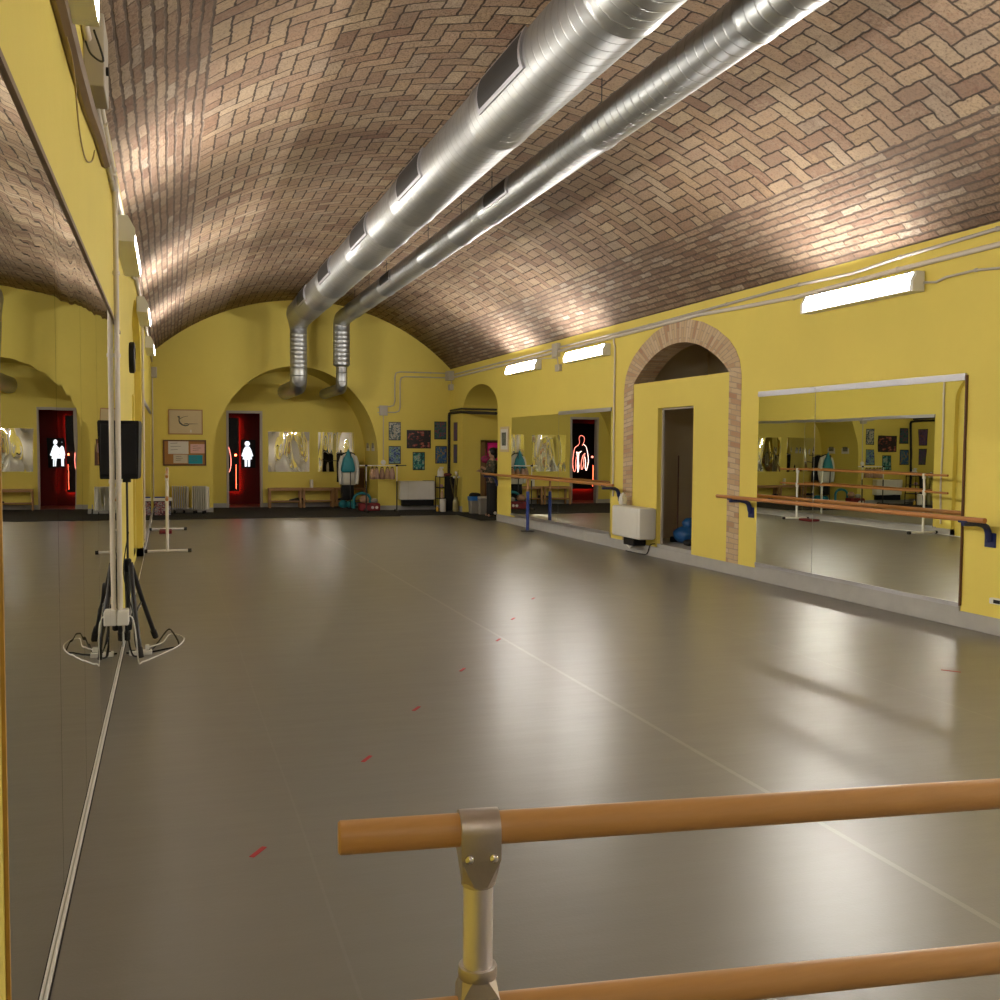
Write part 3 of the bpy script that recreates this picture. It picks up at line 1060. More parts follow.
# ================================================================ speaker on stand
t = thing('loudspeaker', (-.275, 7.95, 1.29), 'black loudspeaker on a tripod stand against the left wall', 'speaker')
mb = MB()
pr = [(-.338, 7.84), (-.225, 7.82), (-.210, 8.08), (-.338, 8.09)]
mb.loft([[(x + (.004 if x > -.3 else 0), y, 1.298) for x, y in pr], [(x + (.010 if x > -.3 else 0), y, 1.312) for x, y in pr], [(x + (.020 if x > -.3 else 0), y, 1.712) for x, y in pr], [(x + (.014 if x > -.3 else 0), y, 1.726) for x, y in pr]])
mb.build('cabinet', BLACK, t)
MB().lathe((-.298, 7.95, 0), [(.030, 1.27), (.030, 1.300)], 16).build('pole_socket', BLACK, t, True)
MB().box(-.335, -.225, 7.812, 7.826, 1.33, 1.70, .004).build('front_grille', BLACK, t)
t = thing('speaker_stand', (-.298, 7.95, 0), 'black tripod speaker stand among cables by the left wall', 'stand')
hx, hy = -.298, 7.95
MB().tube([(hx, hy, .60), (hx, hy, 1.27)], .0085, 14).build('upper_pole', BLACKM, t, True)
MB().tube([(hx, hy, .16), (hx, hy, .68)], .0150, 14).build('pole', BLACKM, t, True)
MB().lathe((hx, hy, 0), [(.018, .60), (.026, .61), (.026, .69), (.016, .70)], 16).build('collar', BLACK, t, True)
MB().lathe((hx, hy, 0), [(.020, .16), (.026, .17), (.026, .22), (.020, .23)], 16).build('lower_collar', BLACK, t, True)
for (x, y) in ((-.112, 8.34), (-.205, 7.57), (-.322, 8.30)):
    lg = MB().tube([(hx + .02 * (1 if x > hx else -.5), hy + .03 * (y - hy), .66), ((hx + x) / 2 + .002, (hy + y) / 2, .35), (x, y, .028)], .018, 10).build('leg', BLACKM, t, True)
    d = Vector((x - hx, y - hy, -.63)).normalized()
    MB().tube([Vector((x, y, .026)) - d * .07, Vector((x, y, .026))], .023, 10).build('rubber_foot', RUB, lg, True)
    MB().tube([(hx, hy, .19), ((hx + x) / 2, (hy + y) / 2, .35)], .008, 8).build('brace', BLACKM, t, True)

# power strip and cables on the floor
t = thing('power_strip', (-.21, 7.78, 0), 'white power strip lying between the tripod legs', 'power strip')
MB().box(-.29, -.13, 7.75, 7.81, .0, .035, .006).build('body', WHITEP, t)
for x in (-.26, -.21, -.16):
    MB().lathe((x, 7.78, 0), [(.016, .034), (.016, .037)], 12).build('socket', BLACK, t)
MB().box(-.178, -.150, 7.765, 7.795, .035, .075, .006).build('plug', WHITEP, t)


def cable(pts, r, mat, label, name='cable', sub=6):
    P = [Vector(p) for p in pts]
    out = []
    for i in range(len(P) - 1):
        a, b, c_, d = P[max(i - 1, 0)], P[i], P[i + 1], P[min(i + 2, len(P) - 1)]
        for k in range(sub):
            u = k / sub
            out.append(.5 * ((2 * b) + (-a + c_) * u + (2 * a - 5 * b + 4 * c_ - d) * u * u + (-a + 3 * b - 3 * c_ + d) * u ** 3))
    out.append(P[-1])
    o = MB().tube(out, r, 8).build(name, mat, None, True)
    tag(o, label, 'cable')
    return o


cable([(-.28, 7.25, .38), (-.245, 7.25, .36), (-.225, 7.28, .22), (-.215, 7.42, .02), (-.19, 7.5, .006), (-.13, 7.60, .006), (.05, 8.0, .006), (.10, 8.35, .006), (.0, 8.55, .006), (-.06, 8.2, .006), (-.15, 7.78, .055)], .005, WHITEP, 'white cable looping out across the floor from the wall socket')
cable([(-.29, 7.28, .34), (-.27, 7.5, .10), (-.24, 7.7, .006), (-.15, 7.85, .006), (-.10, 8.15, .006), (-.02, 8.5, .05), (.02, 8.3, .06), (.06, 8.05, .006), (-.03, 7.93, .006), (-.2, 7.8, .006), (-.31, 7.85, .006)], .006, BLACK, 'black cable looping around the foot of the speaker stand')
cable([(-.29, 7.92, .9), (-.325, 7.86, .6), (-.26, 7.80, .3), (-.25, 7.74, .12), (-.23, 7.72, .04)], .004, BLACK, 'thin black cable hanging down behind the speaker stand')

# ================================================================ conduits and boxes
def conduit(pts, r, mat, label, clips=(), name='conduit', axis='Y'):
    t = thing(name, pts[0], label, 'conduit')
    MB().tube(pts, r, 10).build('pipe', mat, t, True)
    for (x, y, z, s_) in clips:
        d = Vector((0, 1, 0)) if axis == 'Y' else (Vector((0, 0, 1)) if axis == 'Z' else Vector((1, 0, 0)))
        c = Vector((x, y, z))
        MB().tube([c - d * .012, c + d * .012], r + .006, 10).build('clip', mat, t, True)
    return t


x = R - .022
pa = [(x, Y0, 3.40), (x, 5.2, 3.41), (x, 6.73, 3.405), (x, 7.9, 3.375), (x, 8.6, 3.335), (x, 9.5, 3.36), (x, 11.0, 3.345), (x, 13.1, 3.325), (x, 16.6, 3.33), (x, 20, 3.32), (x, 23.4, 3.31)]
conduit(pa, .017, PVC, 'upper grey conduit running along the top of the right wall', [(x, y, z, 0) for _, y, z in ((0, 6.73, 3.405), (0, 7.9, 3.375), (0, 9.5, 3.36), (0, 11, 3.345), (0, 13.1, 3.325), (0, 16.6, 3.33), (0, 20, 3.32))])
pb = [(x, Y0, 3.27), (x, 6.7, 3.272), (x, 7.93, 3.262), (x, 9.5, 3.232), (x, 10.6, 3.262), (x, 11.7, 3.30), (x, 13, 3.285), (x, 14.9, 3.275), (x, 17, 3.26), (x, 20, 3.25), (x, 23.4, 3.24)]
conduit(pb, .024, PVCW, 'thicker lower conduit along the right wall touching the top of the brick arch', [(x, y, z, 0) for _, y, z in ((0, 7.93, 3.262), (0, 9.6, 3.232), (0, 11.7, 3.30), (0, 13, 3.285), (0, 14.9, 3.275), (0, 18, 3.258), (0, 21, 3.248))])
conduit([(x, 5.2, 3.07), (x, 6.71, 3.076), (x, 6.95, 3.10), (x, 7.3, 3.095), (x, 7.42, 3.07), (x, 7.57, 3.09)], .011, PVC, 'short thin conduit feeding the large strip light from the right', [(x, 6.95, 3.10, 0)])
conduit([(x, 14.33, 3.30), (x, 14.31, 3.20), (x, 14.27, 3.12), (x, 14.27, .92), (x, 14.27, .80)], .014, PVCW, 'vertical conduit dropping beside the brick arch to the heater', [(x, 14.27, 2.5, 0), (x, 14.27, 1.5, 0)], axis='Z')
conduit([(x, 19.35, 3.08), (x, 18.0, 3.21), (x, 17.4, 3.20), (x, 16.72, 3.15)], .010, PVC, 'thin conduit linking the two far strip lights')


def wbox(x0, x1, y0, y1, z0, z1, label, mat=BOXP):
    t = thing('junction_box', ((x0 + x1) / 2, (y0 + y1) / 2, z0), label, 'junction box')
    MB().box(x0, x1, y0, y1, z0, z1, .006).build('body', mat, t)
    return t


t = wbox(R - .07, R, 16.60, 16.86, 3.17, 3.41, 'grey junction box on the right wall at the conduits beyond the arch')
t = wbox(R - .06, R, 16.52, 16.72, 2.91, 3.03, 'small grey junction box below the conduits, left of a strip light')
MB().tube([(R - .02, 16.66, 3.03), (R - .02, 16.70, 3.17)], .012, 8).build('conduit_stub', PVC, t, True)
t = wbox(6.47, R, E - .35, E, 3.18, 3.40, 'pale junction box in the far right corner under the vault')
t = wbox(6.52, R, E - .30, E - .1, 2.94, 3.08, 'small box just under the far right corner junction box')
MB().tube([(R - .03, E - .2, 3.08), (R - .03, E - .2, 3.18)], .010, 8).build('conduit_stub', PVC, t, True)
ye = E - .02
for k, (zt, xs, zb) in enumerate(((3.36, 5.21, 2.52), (3.25, 5.34, 2.38))):
    xb = 4.93
    pts = [(6.47, ye, zt), (xs + .12, ye, zt), (xs + .03, ye, zt - .03), (xs, ye, zt - .12), (xs, ye, zb + .12), (xs - .03, ye, zb + .03), (xs - .12, ye, zb), (5.04, ye, zb)]
    conduit(pts, .015, PVC, ('outer' if k == 0 else 'inner') + ' of two parallel conduits bending down the end wall to a box', [(6.1, ye, zt, 0), (5.7, ye, zt, 0)], axis='X')
wbox(4.83, 5.03, E - .06, E, 2.30, 2.54, 'grey junction box on the end wall beside the arch edge')
t = conduit([(4.93, ye, 2.30), (4.93, ye, 1.22)], .011, PVC, 'thin vertical conduit from the box to a round socket on the end wall')
MB().lathe((4.93, E - .0, 1.17), [(.055, -.04), (.06, -.03), (.06, 0)], 16, 'Y').build('socket', WHITEP, t, True)
for k, z in enumerate((2.50, 2.38)):
    conduit([(4.84, ye + .0, z), (4.80, ye, z - .01), (4.78, E + .25, z - .02), (4.55 if z > 2.45 else 4.61, E + .55, z - .03)], .011, PVC, ('upper' if k == 0 else 'lower') + ' short conduit stub running from the box into the recess arch')

# left wall services
xl = L + .02
conduit([(xl, Y0, 3.40), (xl, 5.0, 3.40), (xl, 7.6, 3.36), (xl, 11, 3.38), (xl, 12, 3.47), (xl, 23.6, 3.47)], .018, PVCW, 'upper conduit along the top of the left wall', [(xl, y, 3.37, 0) for y in (6.2, 7.2)])
conduit([(xl, 5.3, 3.28), (xl, 6.0, 3.26), (xl, 7.3, 3.25), (xl, 11, 3.26), (xl, 12, 3.40), (xl, 23.6, 3.40)], .016, PVC, 'lower conduit along the top of the left wall past the lights', [(xl, y, 3.255, 0) for y in (6.4, 7.0)])
t = wbox(L, L + .09, 5.02, 5.36, 3.19, 3.52, 'large beige cable box high on the left wall under the vault')
MB().lathe((L + .09, 5.14, 3.30), [(.02, 0), (.02, .012)], 12, 'X').build('knob', BLACK, t, True)
t = thing('cable_trunking', (L, 4.2, 3.2), 'brown cable trunking bending along the top of the left wall', 'conduit')
MB().tube([(L + .02, 3.6, 3.02), (L + .02, 4.3, 3.03), (L + .02, 4.9, 3.06), (L + .02, 5.6, 3.14), (L + .02, 6.3, 3.18)], .035, 8).build('channel', BROWNC, t, True)
cable([(L + .02, 3.9, 3.0), (L + .03, 4.1, 2.95), (L + .010, 4.6, 2.87), (L + .008, 4.95, 2.84), (L + .012, 5.3, 2.92), (L + .02, 5.4, 3.0)], .0035, simple('ochre_cable', (.3, .2, .04, 1), .5), 'thin ochre cable sagging under the brown trunking at top left')
cable([(L + .12, 3.83, 2.99), (L + .14, 4.0, 2.95), (L + .09, 4.15, 3.02), (L + .06, 4.3, 3.12)], .004, BLACK, 'short dark lead at the end of the top left strip light')
t = conduit([(L + .029, 7.25, 3.34), (L + .029, 7.25, .42)], .018, PVCW, 'tall vertical conduit on the left wall in front of the speaker', [(L + .029, 7.25, z, 0) for z in (2.7, 2.15, 1.3)], axis='Z')
MB().box(L + .008, L + .085, 7.18, 7.32, .325, .425, .008).build('socket_box', WHITEP, t)
conduit([(L + .02, 14.95, 3.22), (L + .02, 14.95, .2)], .016, PVCW, 'thin vertical conduit on the left wall beyond the arched bay', [(L + .02, 14.95, z, 0) for z in (2.6, 1.6)], axis='Z')
conduit([(L + .02, E - .02, 3.30), (L + .02, E - .02, .3)], .014, PVCW, 'thin vertical conduit in the far left corner', [(L + .02, E - .02, 1.2, 0)], axis='Z')
wbox(L, L + .12, E - .3, E - .1, 3.05, 3.28, 'pale box in the far left corner under the vault')
# wall clock
t = thing('wall_clock', (L, 10.35, 2.39), 'round black-rimmed wall clock on the left wall above the speaker', 'clock')
MB().lathe((L, 10.35, 2.39), [(.14, 0), (.15, .01), (.15, .045), (.135, .055)], 28, 'X').build('case', BLACK, t, True)
MB().lathe((L, 10.35, 2.39), [(.128, .05), (.128, .057)], 28, 'X').build('dial', simple('clock_dial', (.5, .5, .5, 1), .15, .5), t, True)
MB().box(L + .057, L + .060, 10.345, 10.355, 2.39, 2.48).box(L + .057, L + .060, 10.35, 10.42, 2.385, 2.395).build('hands', BLACK, t)
# wall switch at right edge
t = thing('wall_socket', (R, 6.62, .29), 'white wall socket low on the right wall at the picture edge', 'socket')
MB().box(R - .04, R, 6.50, 6.67, .265, .315, .006).build('plate', WHITEP, t)
MB().box(R - .044, R - .038, 6.55, 6.62, .275, .305).build('insert', BLACK, t)
# black pipe by the niche
t = thing('black_pipe', (R - .04, E - .06, 0), 'thick black insulated pipe rising in the far corner and crossing the niche', 'pipe')
MB().tube([(6.565, E - .05, .4), (6.565, E - .05, 2.32), (6.565, E - .08, 2.37), (6.568, E - .2, 2.385), (6.57, 23.2, 2.385), (R - .04, 22.8, 2.385), (R - .035, 22.0, 2.345), (R - .035, 20.16, 2.27)], .034, 14).build('lower_pipe', RUB, t, True)
MB().tube([(6.57, E - .15, 2.445), (6.575, 23.2, 2.455), (R - .035, 22.8, 2.46), (R - .03, 22.0, 2.42), (R - .03, 20.16, 2.345)], .022, 12).build('upper_pipe', RUB, t, True)


# ================================================================ pictures, posters
def sheet(name, fn, u0, u1, v0, v1, d0, d1, mat, parent=None):
    mb = MB()
    mb.loft([[fn(u0, v0, d0), fn(u1, v0, d0), fn(u1, v1, d0), fn(u0, v1, d0)], [fn(u0, v0, d1), fn(u1, v0, d1), fn(u1, v1, d1), fn(u0, v1, d1)]])
    bm = mb.b
    lay = bm.loops.layers.uv.verify()
    i = 0 if fn is FY else 1
    for f in bm.faces:
        for l in f.loops:
            c = l.vert.co
            l[lay].uv = ((c[i] - u0) / (u1 - u0), (c[2] - v0) / (v1 - v0))
    return mb.build(name, mat, parent)


G, T, K, Wt, Bl, Pu, Rd, Cy = (.02, .10, .06, 1), (.01, .16, .17, 1), (.01, .012, .02, 1), (.5, .5, .42, 1), (.02, .06, .24, 1), (.10, .04, .16, 1), (.30, .05, .04, 1), (.25, .42, .30, 1)
PST = [(5.065, 5.363, 1.705, 2.148, [K, G, (.04, .05, .09, 1), Wt, (.35, .30, .18, 1), K], 'poster with pale figures on dark green, top left of the end wall group'),
       (5.065, 5.364, 1.13, 1.566, [K, Bl, (.10, .16, .34, 1), Cy, (.10, .18, .12, 1), K], 'poster with blue lower half, bottom left of the end wall group'),
       (5.512, 6.117, 1.512, 1.96, [K, (.02, .015, .02, 1), K, (.03, .02, .03, 1), (.40, .06, .04, 1), (.30, .22, .18, 1)], 'wide dark poster with red blocks in the middle of the group'),
       (5.663, 5.967, .982, 1.423, [K, (.01, .05, .07, 1), T, (.05, .30, .24, 1), Wt, K], 'teal poster hanging lowest of the end wall group'),
       (6.203, 6.512, 1.737, 2.177, [K, G, (.03, .10, .12, 1), (.06, .06, .13, 1), (.25, .06, .06, 1), K], 'green and purple poster, top right of the end wall group'),
       (6.231, 6.527, 1.143, 1.575, [K, Bl, (.02, .10, .30, 1), (.06, .16, .10, 1), (.40, .22, .16, 1), K], 'blue poster with small figures, bottom right of the end wall group')]
for k, (x0, x1, z0_, z1_, cols, lb) in enumerate(PST):
    o = sheet('poster', FY, x0, x1, z0_, z1_, E - .006, E + .002, poster('poster_print_%d' % k, cols, 5 if k != 2 else 7, 6, k * 3.7))
    tag(o, lb, 'poster', 'dance posters on the end wall')
for k, (z0_, z1_, lb) in enumerate(((1.70, 2.15, 'upper purple poster on the right wall beside the black pipe'), (1.165, 1.615, 'lower purple and green poster on the right wall beside the black pipe'))):
    o = sheet('poster', FX, 23.25, 23.57, z0_, z1_, R - .006, R + .002, poster('poster_side_%d' % k, [K, Pu, (.06, .03, .12, 1), (.12, .08, .18, 1), (G if k else (.2, .06, .08, 1)), K], 4, 6, 31 + k))
    tag(o, lb, 'poster', 'posters beside the black pipe')
# framed drawing
t = thing('framed_drawing', (.37, E, 1.79), 'framed drawing of an arching figure on cream paper above the noticeboard', 'picture')
sheet('frame', FY, -.005, .745, 1.79, 2.36, E - .025, E - .0005, BENCH, t)
sheet('paper', FY, .02, .72, 1.815, 2.335, E - .028, E - .024, BEIGEP, t)
ink = simple('grey_ink', (.10, .10, .09, 1), .9)
mb = MB()
yd = E - .029
cx, cz = .30, 2.07
P = [(.20, 2.20), (.235, 2.17), (.23, 2.10), (.25, 2.05), (.30, 2.01), (.36, 1.99), (.42, 2.0), (.44, 2.03)]
mb.tube([(a, yd, b) for a, b in P], [.012, .016, .014, .020, .018, .016, .014, .008], 6)
mb.tube([(a, yd, b) for a, b in ((.25, 2.15), (.33, 2.19), (.42, 2.21))], [.008, .006, .004], 6)
mb.tube([(a, yd, b) for a, b in ((.44, 2.03), (.52, 2.035), (.64, 2.035))], [.010, .006, .003], 6)
mb.tube([(a, yd, b) for a, b in ((.34, 2.03), (.40, 2.04), (.43, 2.035))], [.01, .01, .006], 6)
mb.ball((.225, yd, 2.19), .022, .004, .022, 10, 6)
mb.build('ink_figure', ink, t)
MB().box(.47, .50, E - .0295, E - .027, 1.84, 1.90).build('paper_note', PAPER, t)
# noticeboard
t = thing('noticeboard', (.35, E, 1.08), 'cork noticeboard with four pinned sheets on the end wall', 'noticeboard')
mb = MB()
mb.holed([[(-.122, 1.082), (.815, 1.082), (.815, 1.668), (-.122, 1.668)], [(-.09, 1.112), (-.09, 1.638), (.783, 1.638), (.783, 1.112)]], FY, E - .03, E - .0005)
mb.build('frame', DARKWOOD, t)
sheet('cork_panel', FY, -.095, .788, 1.107, 1.643, E - .018, E - .001, CORK, t)
for (x0, x1, z0_, z1_, m, lb) in ((-.01, .43, 1.35, 1.635, PAPER, 'large white sheet'), (.47, .78, 1.365, 1.575, PINKP, 'pink sheet'), (.10, .41, 1.14, 1.335, simple('cream_paper', (.55, .48, .36, 1), .8), 'cream sheet'), (.425, .735, 1.125, 1.325, TURQP, 'turquoise sheet')):
    o = sheet('pinned_sheet', FY, x0, x1, z0_, z1_, E - .022, E - .0175, m, t)
    o['label'] = lb
    mb = MB()
    random.seed(int(x0 * 100) + 50)
    for r in range(3):
        zz = z1_ - .05 - r * (z1_ - z0_ - .07) / 3
        mb.tube([(x0 + .05, E - .0222, zz), (x0 + .05 + (x1 - x0 - .1) * random.uniform(.4, 1), E - .0222, zz + .01)], .004, 5)
    mb.build('handwriting', ink, o)
# small framed pictures
t = thing('framed_picture', (R, 19.63, 1.46), 'narrow framed picture on the right wall between niche and mirror', 'picture')
mb = MB()
mb.box(R - .025, R, 19.37, 19.90, 1.46, 1.98, .004)
mb.build('frame', BEIGEP, t)
MB().box(R - .028, R - .024, 19.42, 19.85, 1.51, 1.93).build('mount', PAPER, t)
sheet('print', FX, 19.51, 19.77, 1.59, 1.86, R - .031, R - .027, poster('print_grey', [(.05, .07, .06, 1), (.12, .15, .13, 1), (.2, .22, .2, 1)], 3, 4, 9), t)
for (y0, y1, lb) in ((24.30, 24.62, 'small framed picture on the recess side wall, nearer the room'), (24.95, 25.3, 'small framed picture on the recess side wall, nearer the mirror')):
    t = thing('framed_picture', (4.80, y0, 1.5), lb, 'picture', 'pictures inside the recess')
    MB().box(4.785, 4.804, y0, y1, 1.44, 1.86).build('frame', PAPER, t)
    sheet('print', FX, y0 + .06, y1 - .06, 1.51, 1.79, 4.780, 4.786, poster('print_small_%d' % int(y0 * 10), [(.05, .05, .05, 1), (.3, .28, .22, 1)], 3, 4, y0), t)

# ================================================================ lobby: lit signs
t = thing('neon_sign', (1.27, 27.0, .35), 'black panel with a glowing torso outline beyond the recess doorway', 'sign')
MB().box(.80, 1.745, 26.98, 27.03, .355, 2.27, .004).build('panel', simple('black_gloss', (.005, .005, .006, 1), .35, spec=.2), t)
mb = MB()
mb.box(.82, 1.735, 27.035, 27.055, .37, .39).box(.82, .84, 27.035, 27.055, .37, 2.25).box(1.715, 1.735, 27.035, 27.055, .37, 2.25)
mb.build('back_light', LEDRED, t)
MB().box(.83, 1.72, 27.03, 27.097, 1.2, 1.4).build('wall_mount', BLACK, t)


def neon(pts, mat, r=.007, sub=5):
    P = [Vector((x, 26.962, z)) for x, z in pts]
    out = []
    for i in range(len(P) - 1):
        a, b, c_, d = P[max(i - 1, 0)], P[i], P[i + 1], P[min(i + 2, len(P) - 1)]
        for k in range(sub):
            u = k / sub
            out.append(.5 * ((2 * b) + (-a + c_) * u + (2 * a - 5 * b + 4 * c_ - d) * u * u + (-a + 3 * b - 3 * c_ + d) * u ** 3))
    out.append(P[-1])
    return MB().tube(out, r, 8).build('neon_tube', mat, t, True)


neon([(1.24, 1.62), (1.20, 1.70), (1.17, 1.82), (1.21, 1.90), (1.29, 1.91), (1.34, 1.84), (1.32, 1.72), (1.36, 1.64)], NEON, .005)
neon([(1.20, 1.66), (1.10, 1.58), (1.05, 1.40), (1.03, 1.20), (1.06, 1.02), (1.10, .90), (1.13, .98), (1.12, 1.12), (1.15, 1.30)], NEONW)
neon([(1.36, 1.64), (1.46, 1.56), (1.51, 1.40), (1.54, 1.18), (1.53, .98), (1.49, .86), (1.44, .94), (1.45, 1.12), (1.42, 1.30)], NEON)
neon([(1.15, 1.40), (1.18, 1.24), (1.17, 1.06), (1.22, .92), (1.25, 1.02), (1.23, 1.20), (1.20, 1.34), (1.16, 1.40)], NEON)
neon([(1.40, 1.42), (1.37, 1.22), (1.38, 1.02), (1.34, .86)], NEONW, .010)
neon([(1.26, 1.46), (1.33, 1.42), (1.42, 1.44)], NEONW, .011)
neon([(1.33, 1.40), (1.34, 1.2), (1.32, 1.0), (1.35, .84)], NEONW, .010)
for x in (.90, 1.655):
    h = MB().lathe((x, 26.97, 1.30), [(.015, .01), (.030, -.01), (.030, -.03), (.015, -.04)], 16, 'Y').build('round_handle', LEDRED if x > 1 else NEON, t, True)
for x in (.87, 1.67):
    MB().box(x - .003, x + .003, 26.970, 26.982, .42, 1.05).build('glowing_line', LEDRED, t)
t = thing('lit_sign', (2.01, 27.07, .96), 'white glowing woman symbol on a black board on the red wall', 'sign')
MB().box(1.80, 2.17, 27.06, 27.098, .965, 1.70, .004).build('board', simple('black_gloss', (.005, .005, .006, 1), .35, spec=.2), t)
mb = MB()
cx = 1.962
mb.lathe((cx, 27.06, 1.60), [(.066, 0), (.066, -.012)], 24, 'Y')
mb.prism([(cx - .05, 1.525), (cx + .05, 1.525), (cx + .09, 1.46), (cx + .15, 1.28), (cx + .115, 1.255), (cx + .075, 1.36), (cx + .12, 1.19), (cx + .07, 1.19), (cx + .066, 1.0), (cx + .014, 1.0), (cx + .010, 1.18), (cx - .010, 1.18), (cx - .014, 1.0), (cx - .066, 1.0), (cx - .07, 1.19), (cx - .12, 1.19), (cx - .075, 1.36), (cx - .115, 1.255), (cx - .15, 1.28), (cx - .09, 1.46)], FY, 27.048, 27.06)
mb.build('woman_symbol', SIGNW, t)

# ================================================================ benches in the recess
def bench(x0, x1, label):
    y1, y0 = B - .03, B - .36
    t = thing('slatted_bench', ((x0 + x1) / 2, (y0 + y1) / 2, 0), label, 'bench', 'low wooden benches in the recess')
    for z, nm in ((.475, 'top_slats'), (.155, 'shelf_slats')):
        mb = MB()
        for k in range(4):
            yy = y0 + .01 + k * .084
            mb.box(x0 + (.0 if z > .3 else .03), x1 - (.0 if z > .3 else .03), yy, yy + .066, z, z + .026, .003)
        mb.build(nm, BENCH, t)
    for xx in (x0 + .012, x1 - .062):
        for yy in (y0, y1 - .05):
            MB().box(xx, xx + .05, yy, yy + .045, .012, .475, .003).build('leg', BENCH, t)
    MB().box(x0 + .06, x1 - .06, y0 + .01, y0 + .035, .435, .475).build('apron', BENCH, t)
    return t


bench(2.335, 3.155, 'wooden slatted bench nearest the doorway, under the left mirror sheet')
bench(3.170, 3.960, 'wooden slatted bench with a white roll, middle of the three')
bench(3.985, 4.785, 'wooden slatted bench behind the clothes, right of the three')
tag(MB().lathe((3.41, B - .19, 0), [(.04, .501), (.044, .51), (.044, .69), (.036, .705)], 18).build('paper_roll', PAPER, None, True), 'white roll standing on the middle bench', 'roll')


def shoes(x, label):
    t = thing('shoe_pair', (x, B - .2, .18), label, 'shoes')
    for k in (0, 1):
        mb = MB()
        a = x + k * .15
        mb.loft([[(a + u * .13, B - .2 + v * .045, .182) for u, v in ((-1, -.6), (-.4, -1), (.6, -.9), (1, -.4), (1, .4), (.6, .9), (-.4, 1), (-1, .6))],
                 [(a + u * .12, B - .2 + v * .04, .182 + h) for u, v, h in ((-1, -.6, .03), (-.4, -1, .04), (.6, -.9, .07), (1, -.4, .08), (1, .4, .08), (.6, .9, .07), (-.4, 1, .04), (-1, .6, .03))]])
        mb.build('shoe', BLACK, t, True)


shoes(2.98, 'dark shoes on the lower shelf of the left bench')
shoes(4.14, 'dark shoes on the lower shelf of the right bench')
tag(MB().box(4.42, 4.72, B - .33, B - .05, .501, 1.0, .004).build('cardboard_box', CARD), 'tall brown cardboard box standing on the right bench', 'box')


# ================================================================ clothes
def garment(c, w, d, prof, mat, parent, name, fold=.06, nf=7, seed=0, n=28, sm='all'):
    """loft of rippled elliptical rings: prof = [(z, width factor, depth factor)]"""
    random.seed(seed)
    ph = [random.uniform(0, 6) for _ in range(4)]
    rings = []
    for z, fw, fd in prof:
        ring = []
        k_ = (prof[0][0] - z) / max(.01, prof[0][0] - prof[-1][0])
        for q in range(n):
            a = 2 * PI * q / n
            rp = 1 + fold * abs(k_) * (math.sin(nf * a + ph[0]) + .5 * math.sin((nf + 3) * a + ph[1] + 2 * k_))
            ring.append((c[0] + w * fw * math.cos(a) * rp, c[1] + d * fd * math.sin(a) * rp, z))
        rings.append(ring)
    return MB().loft(rings).build(name, mat, parent, sm)


# rack at the recess with shirt etc.
t = thing('clothes_rack', (4.22, 24.75, 0), 'black clothes rack holding the white shirt in the recess', 'clothes rack', 'clothes racks')
MB().tube([(4.225, 24.42, .02), (4.225, 24.42, 1.00)], .012, 10).build('post', BLACKM, t, True)
MB().tube([(4.10, 25.08, .02), (4.10, 25.08, 1.46)], .012, 10).build('post', BLACKM, t, True)
MB().tube([(4.235, 24.40, 1.385), (4.07, 25.2, 1.385)], .011, 10).build('hanging_bar', BLACKM, t, True)
MB().tube([(4.225, 24.42, 1.0), (4.235, 24.42, 1.385)], .012, 10).build('upper_post', BLACKM, t, True)
MB().tube([(3.85, 25.02, 1.20), (4.10, 25.08, 1.17)], .009, 8).build('side_arm', BLACKM, t, True)
for (a, b) in (((4.0, 24.42), (4.42, 24.42)), ((3.92, 25.08), (4.30, 25.08))):
    MB().tube([(a[0], a[1], .03), (b[0], b[1], .03)], .014, 8).build('foot', BLACKM, t, True)
t = thing('white_shirt', (4.21, 24.56, .6), 'white long-sleeved shirt hanging in the recess behind the turquoise bag', 'shirt')
garment((4.205, 24.56), .17, .075, [(1.39, .28, .4), (1.36, .75, .6), (1.31, 1.0, .8), (1.15, .92, .95), (.9, .88, 1.0), (.75, .9, 1.0), (.60, .96, 1.05)], WHITEC, t, 'body', .05, 8, 3)
for sg in (-1, 1):
    pts = [(4.205 + sg * .15, 24.56, 1.31), (4.205 + sg * .195, 24.555, 1.15), (4.205 + sg * .212, 24.55, .92), (4.205 + sg * .205, 24.545, .70), (4.205 + sg * .195, 24.545, .62)]
    MB().tube(pts, [.05, .058, .052, .046, .038], 12).build('sleeve', WHITEC, t, 'all')
MB().tube([(4.05, 24.56, 1.35), (4.13, 24.56, 1.39), (4.205, 24.56, 1.41), (4.28, 24.56, 1.39), (4.36, 24.56, 1.35)], .016, 8).build('hanger', BLACK, t, True)
t = thing('drawstring_bag', (4.185, 24.44, .92), 'turquoise drawstring bag hanging over the white shirt', 'bag')
garment((4.175, 24.455), .175, .06, [(1.46, .10, .3), (1.41, .22, .5), (1.36, .34, .6), (1.25, .70, .9), (1.12, .88, 1.0), (1.0, 1.0, 1.05), (.95, .98, .95), (.915, .8, .6)], TURQ, t, 'sack', .035, 6, 5)
MB().tube([(4.16, 24.45, 1.44), (4.18, 24.45, 1.49), (4.20, 24.45, 1.44)], .008, 8).build('cord', TURQ, t, True)
o = garment((4.19, 24.62), .155, .06, [(.615, .95, .9), (.5, 1.0, 1.0), (.38, 1.0, 1.0), (.235, .98, 1.0)], CLOTHK, None, 'black_skirt', .05, 7, 8)
tag(o, 'black skirt hanging below the white shirt', 'skirt')
o = garment((4.14, 24.86), .19, .06, [(1.37, .3, .5), (1.33, .95, .8), (1.1, 1, 1), (.85, .95, 1), (.66, .95, 1)], CLOTHK, None, 'black_jacket', .05, 7, 9)
tag(o, 'black jacket on the rack behind the white shirt', 'jacket')
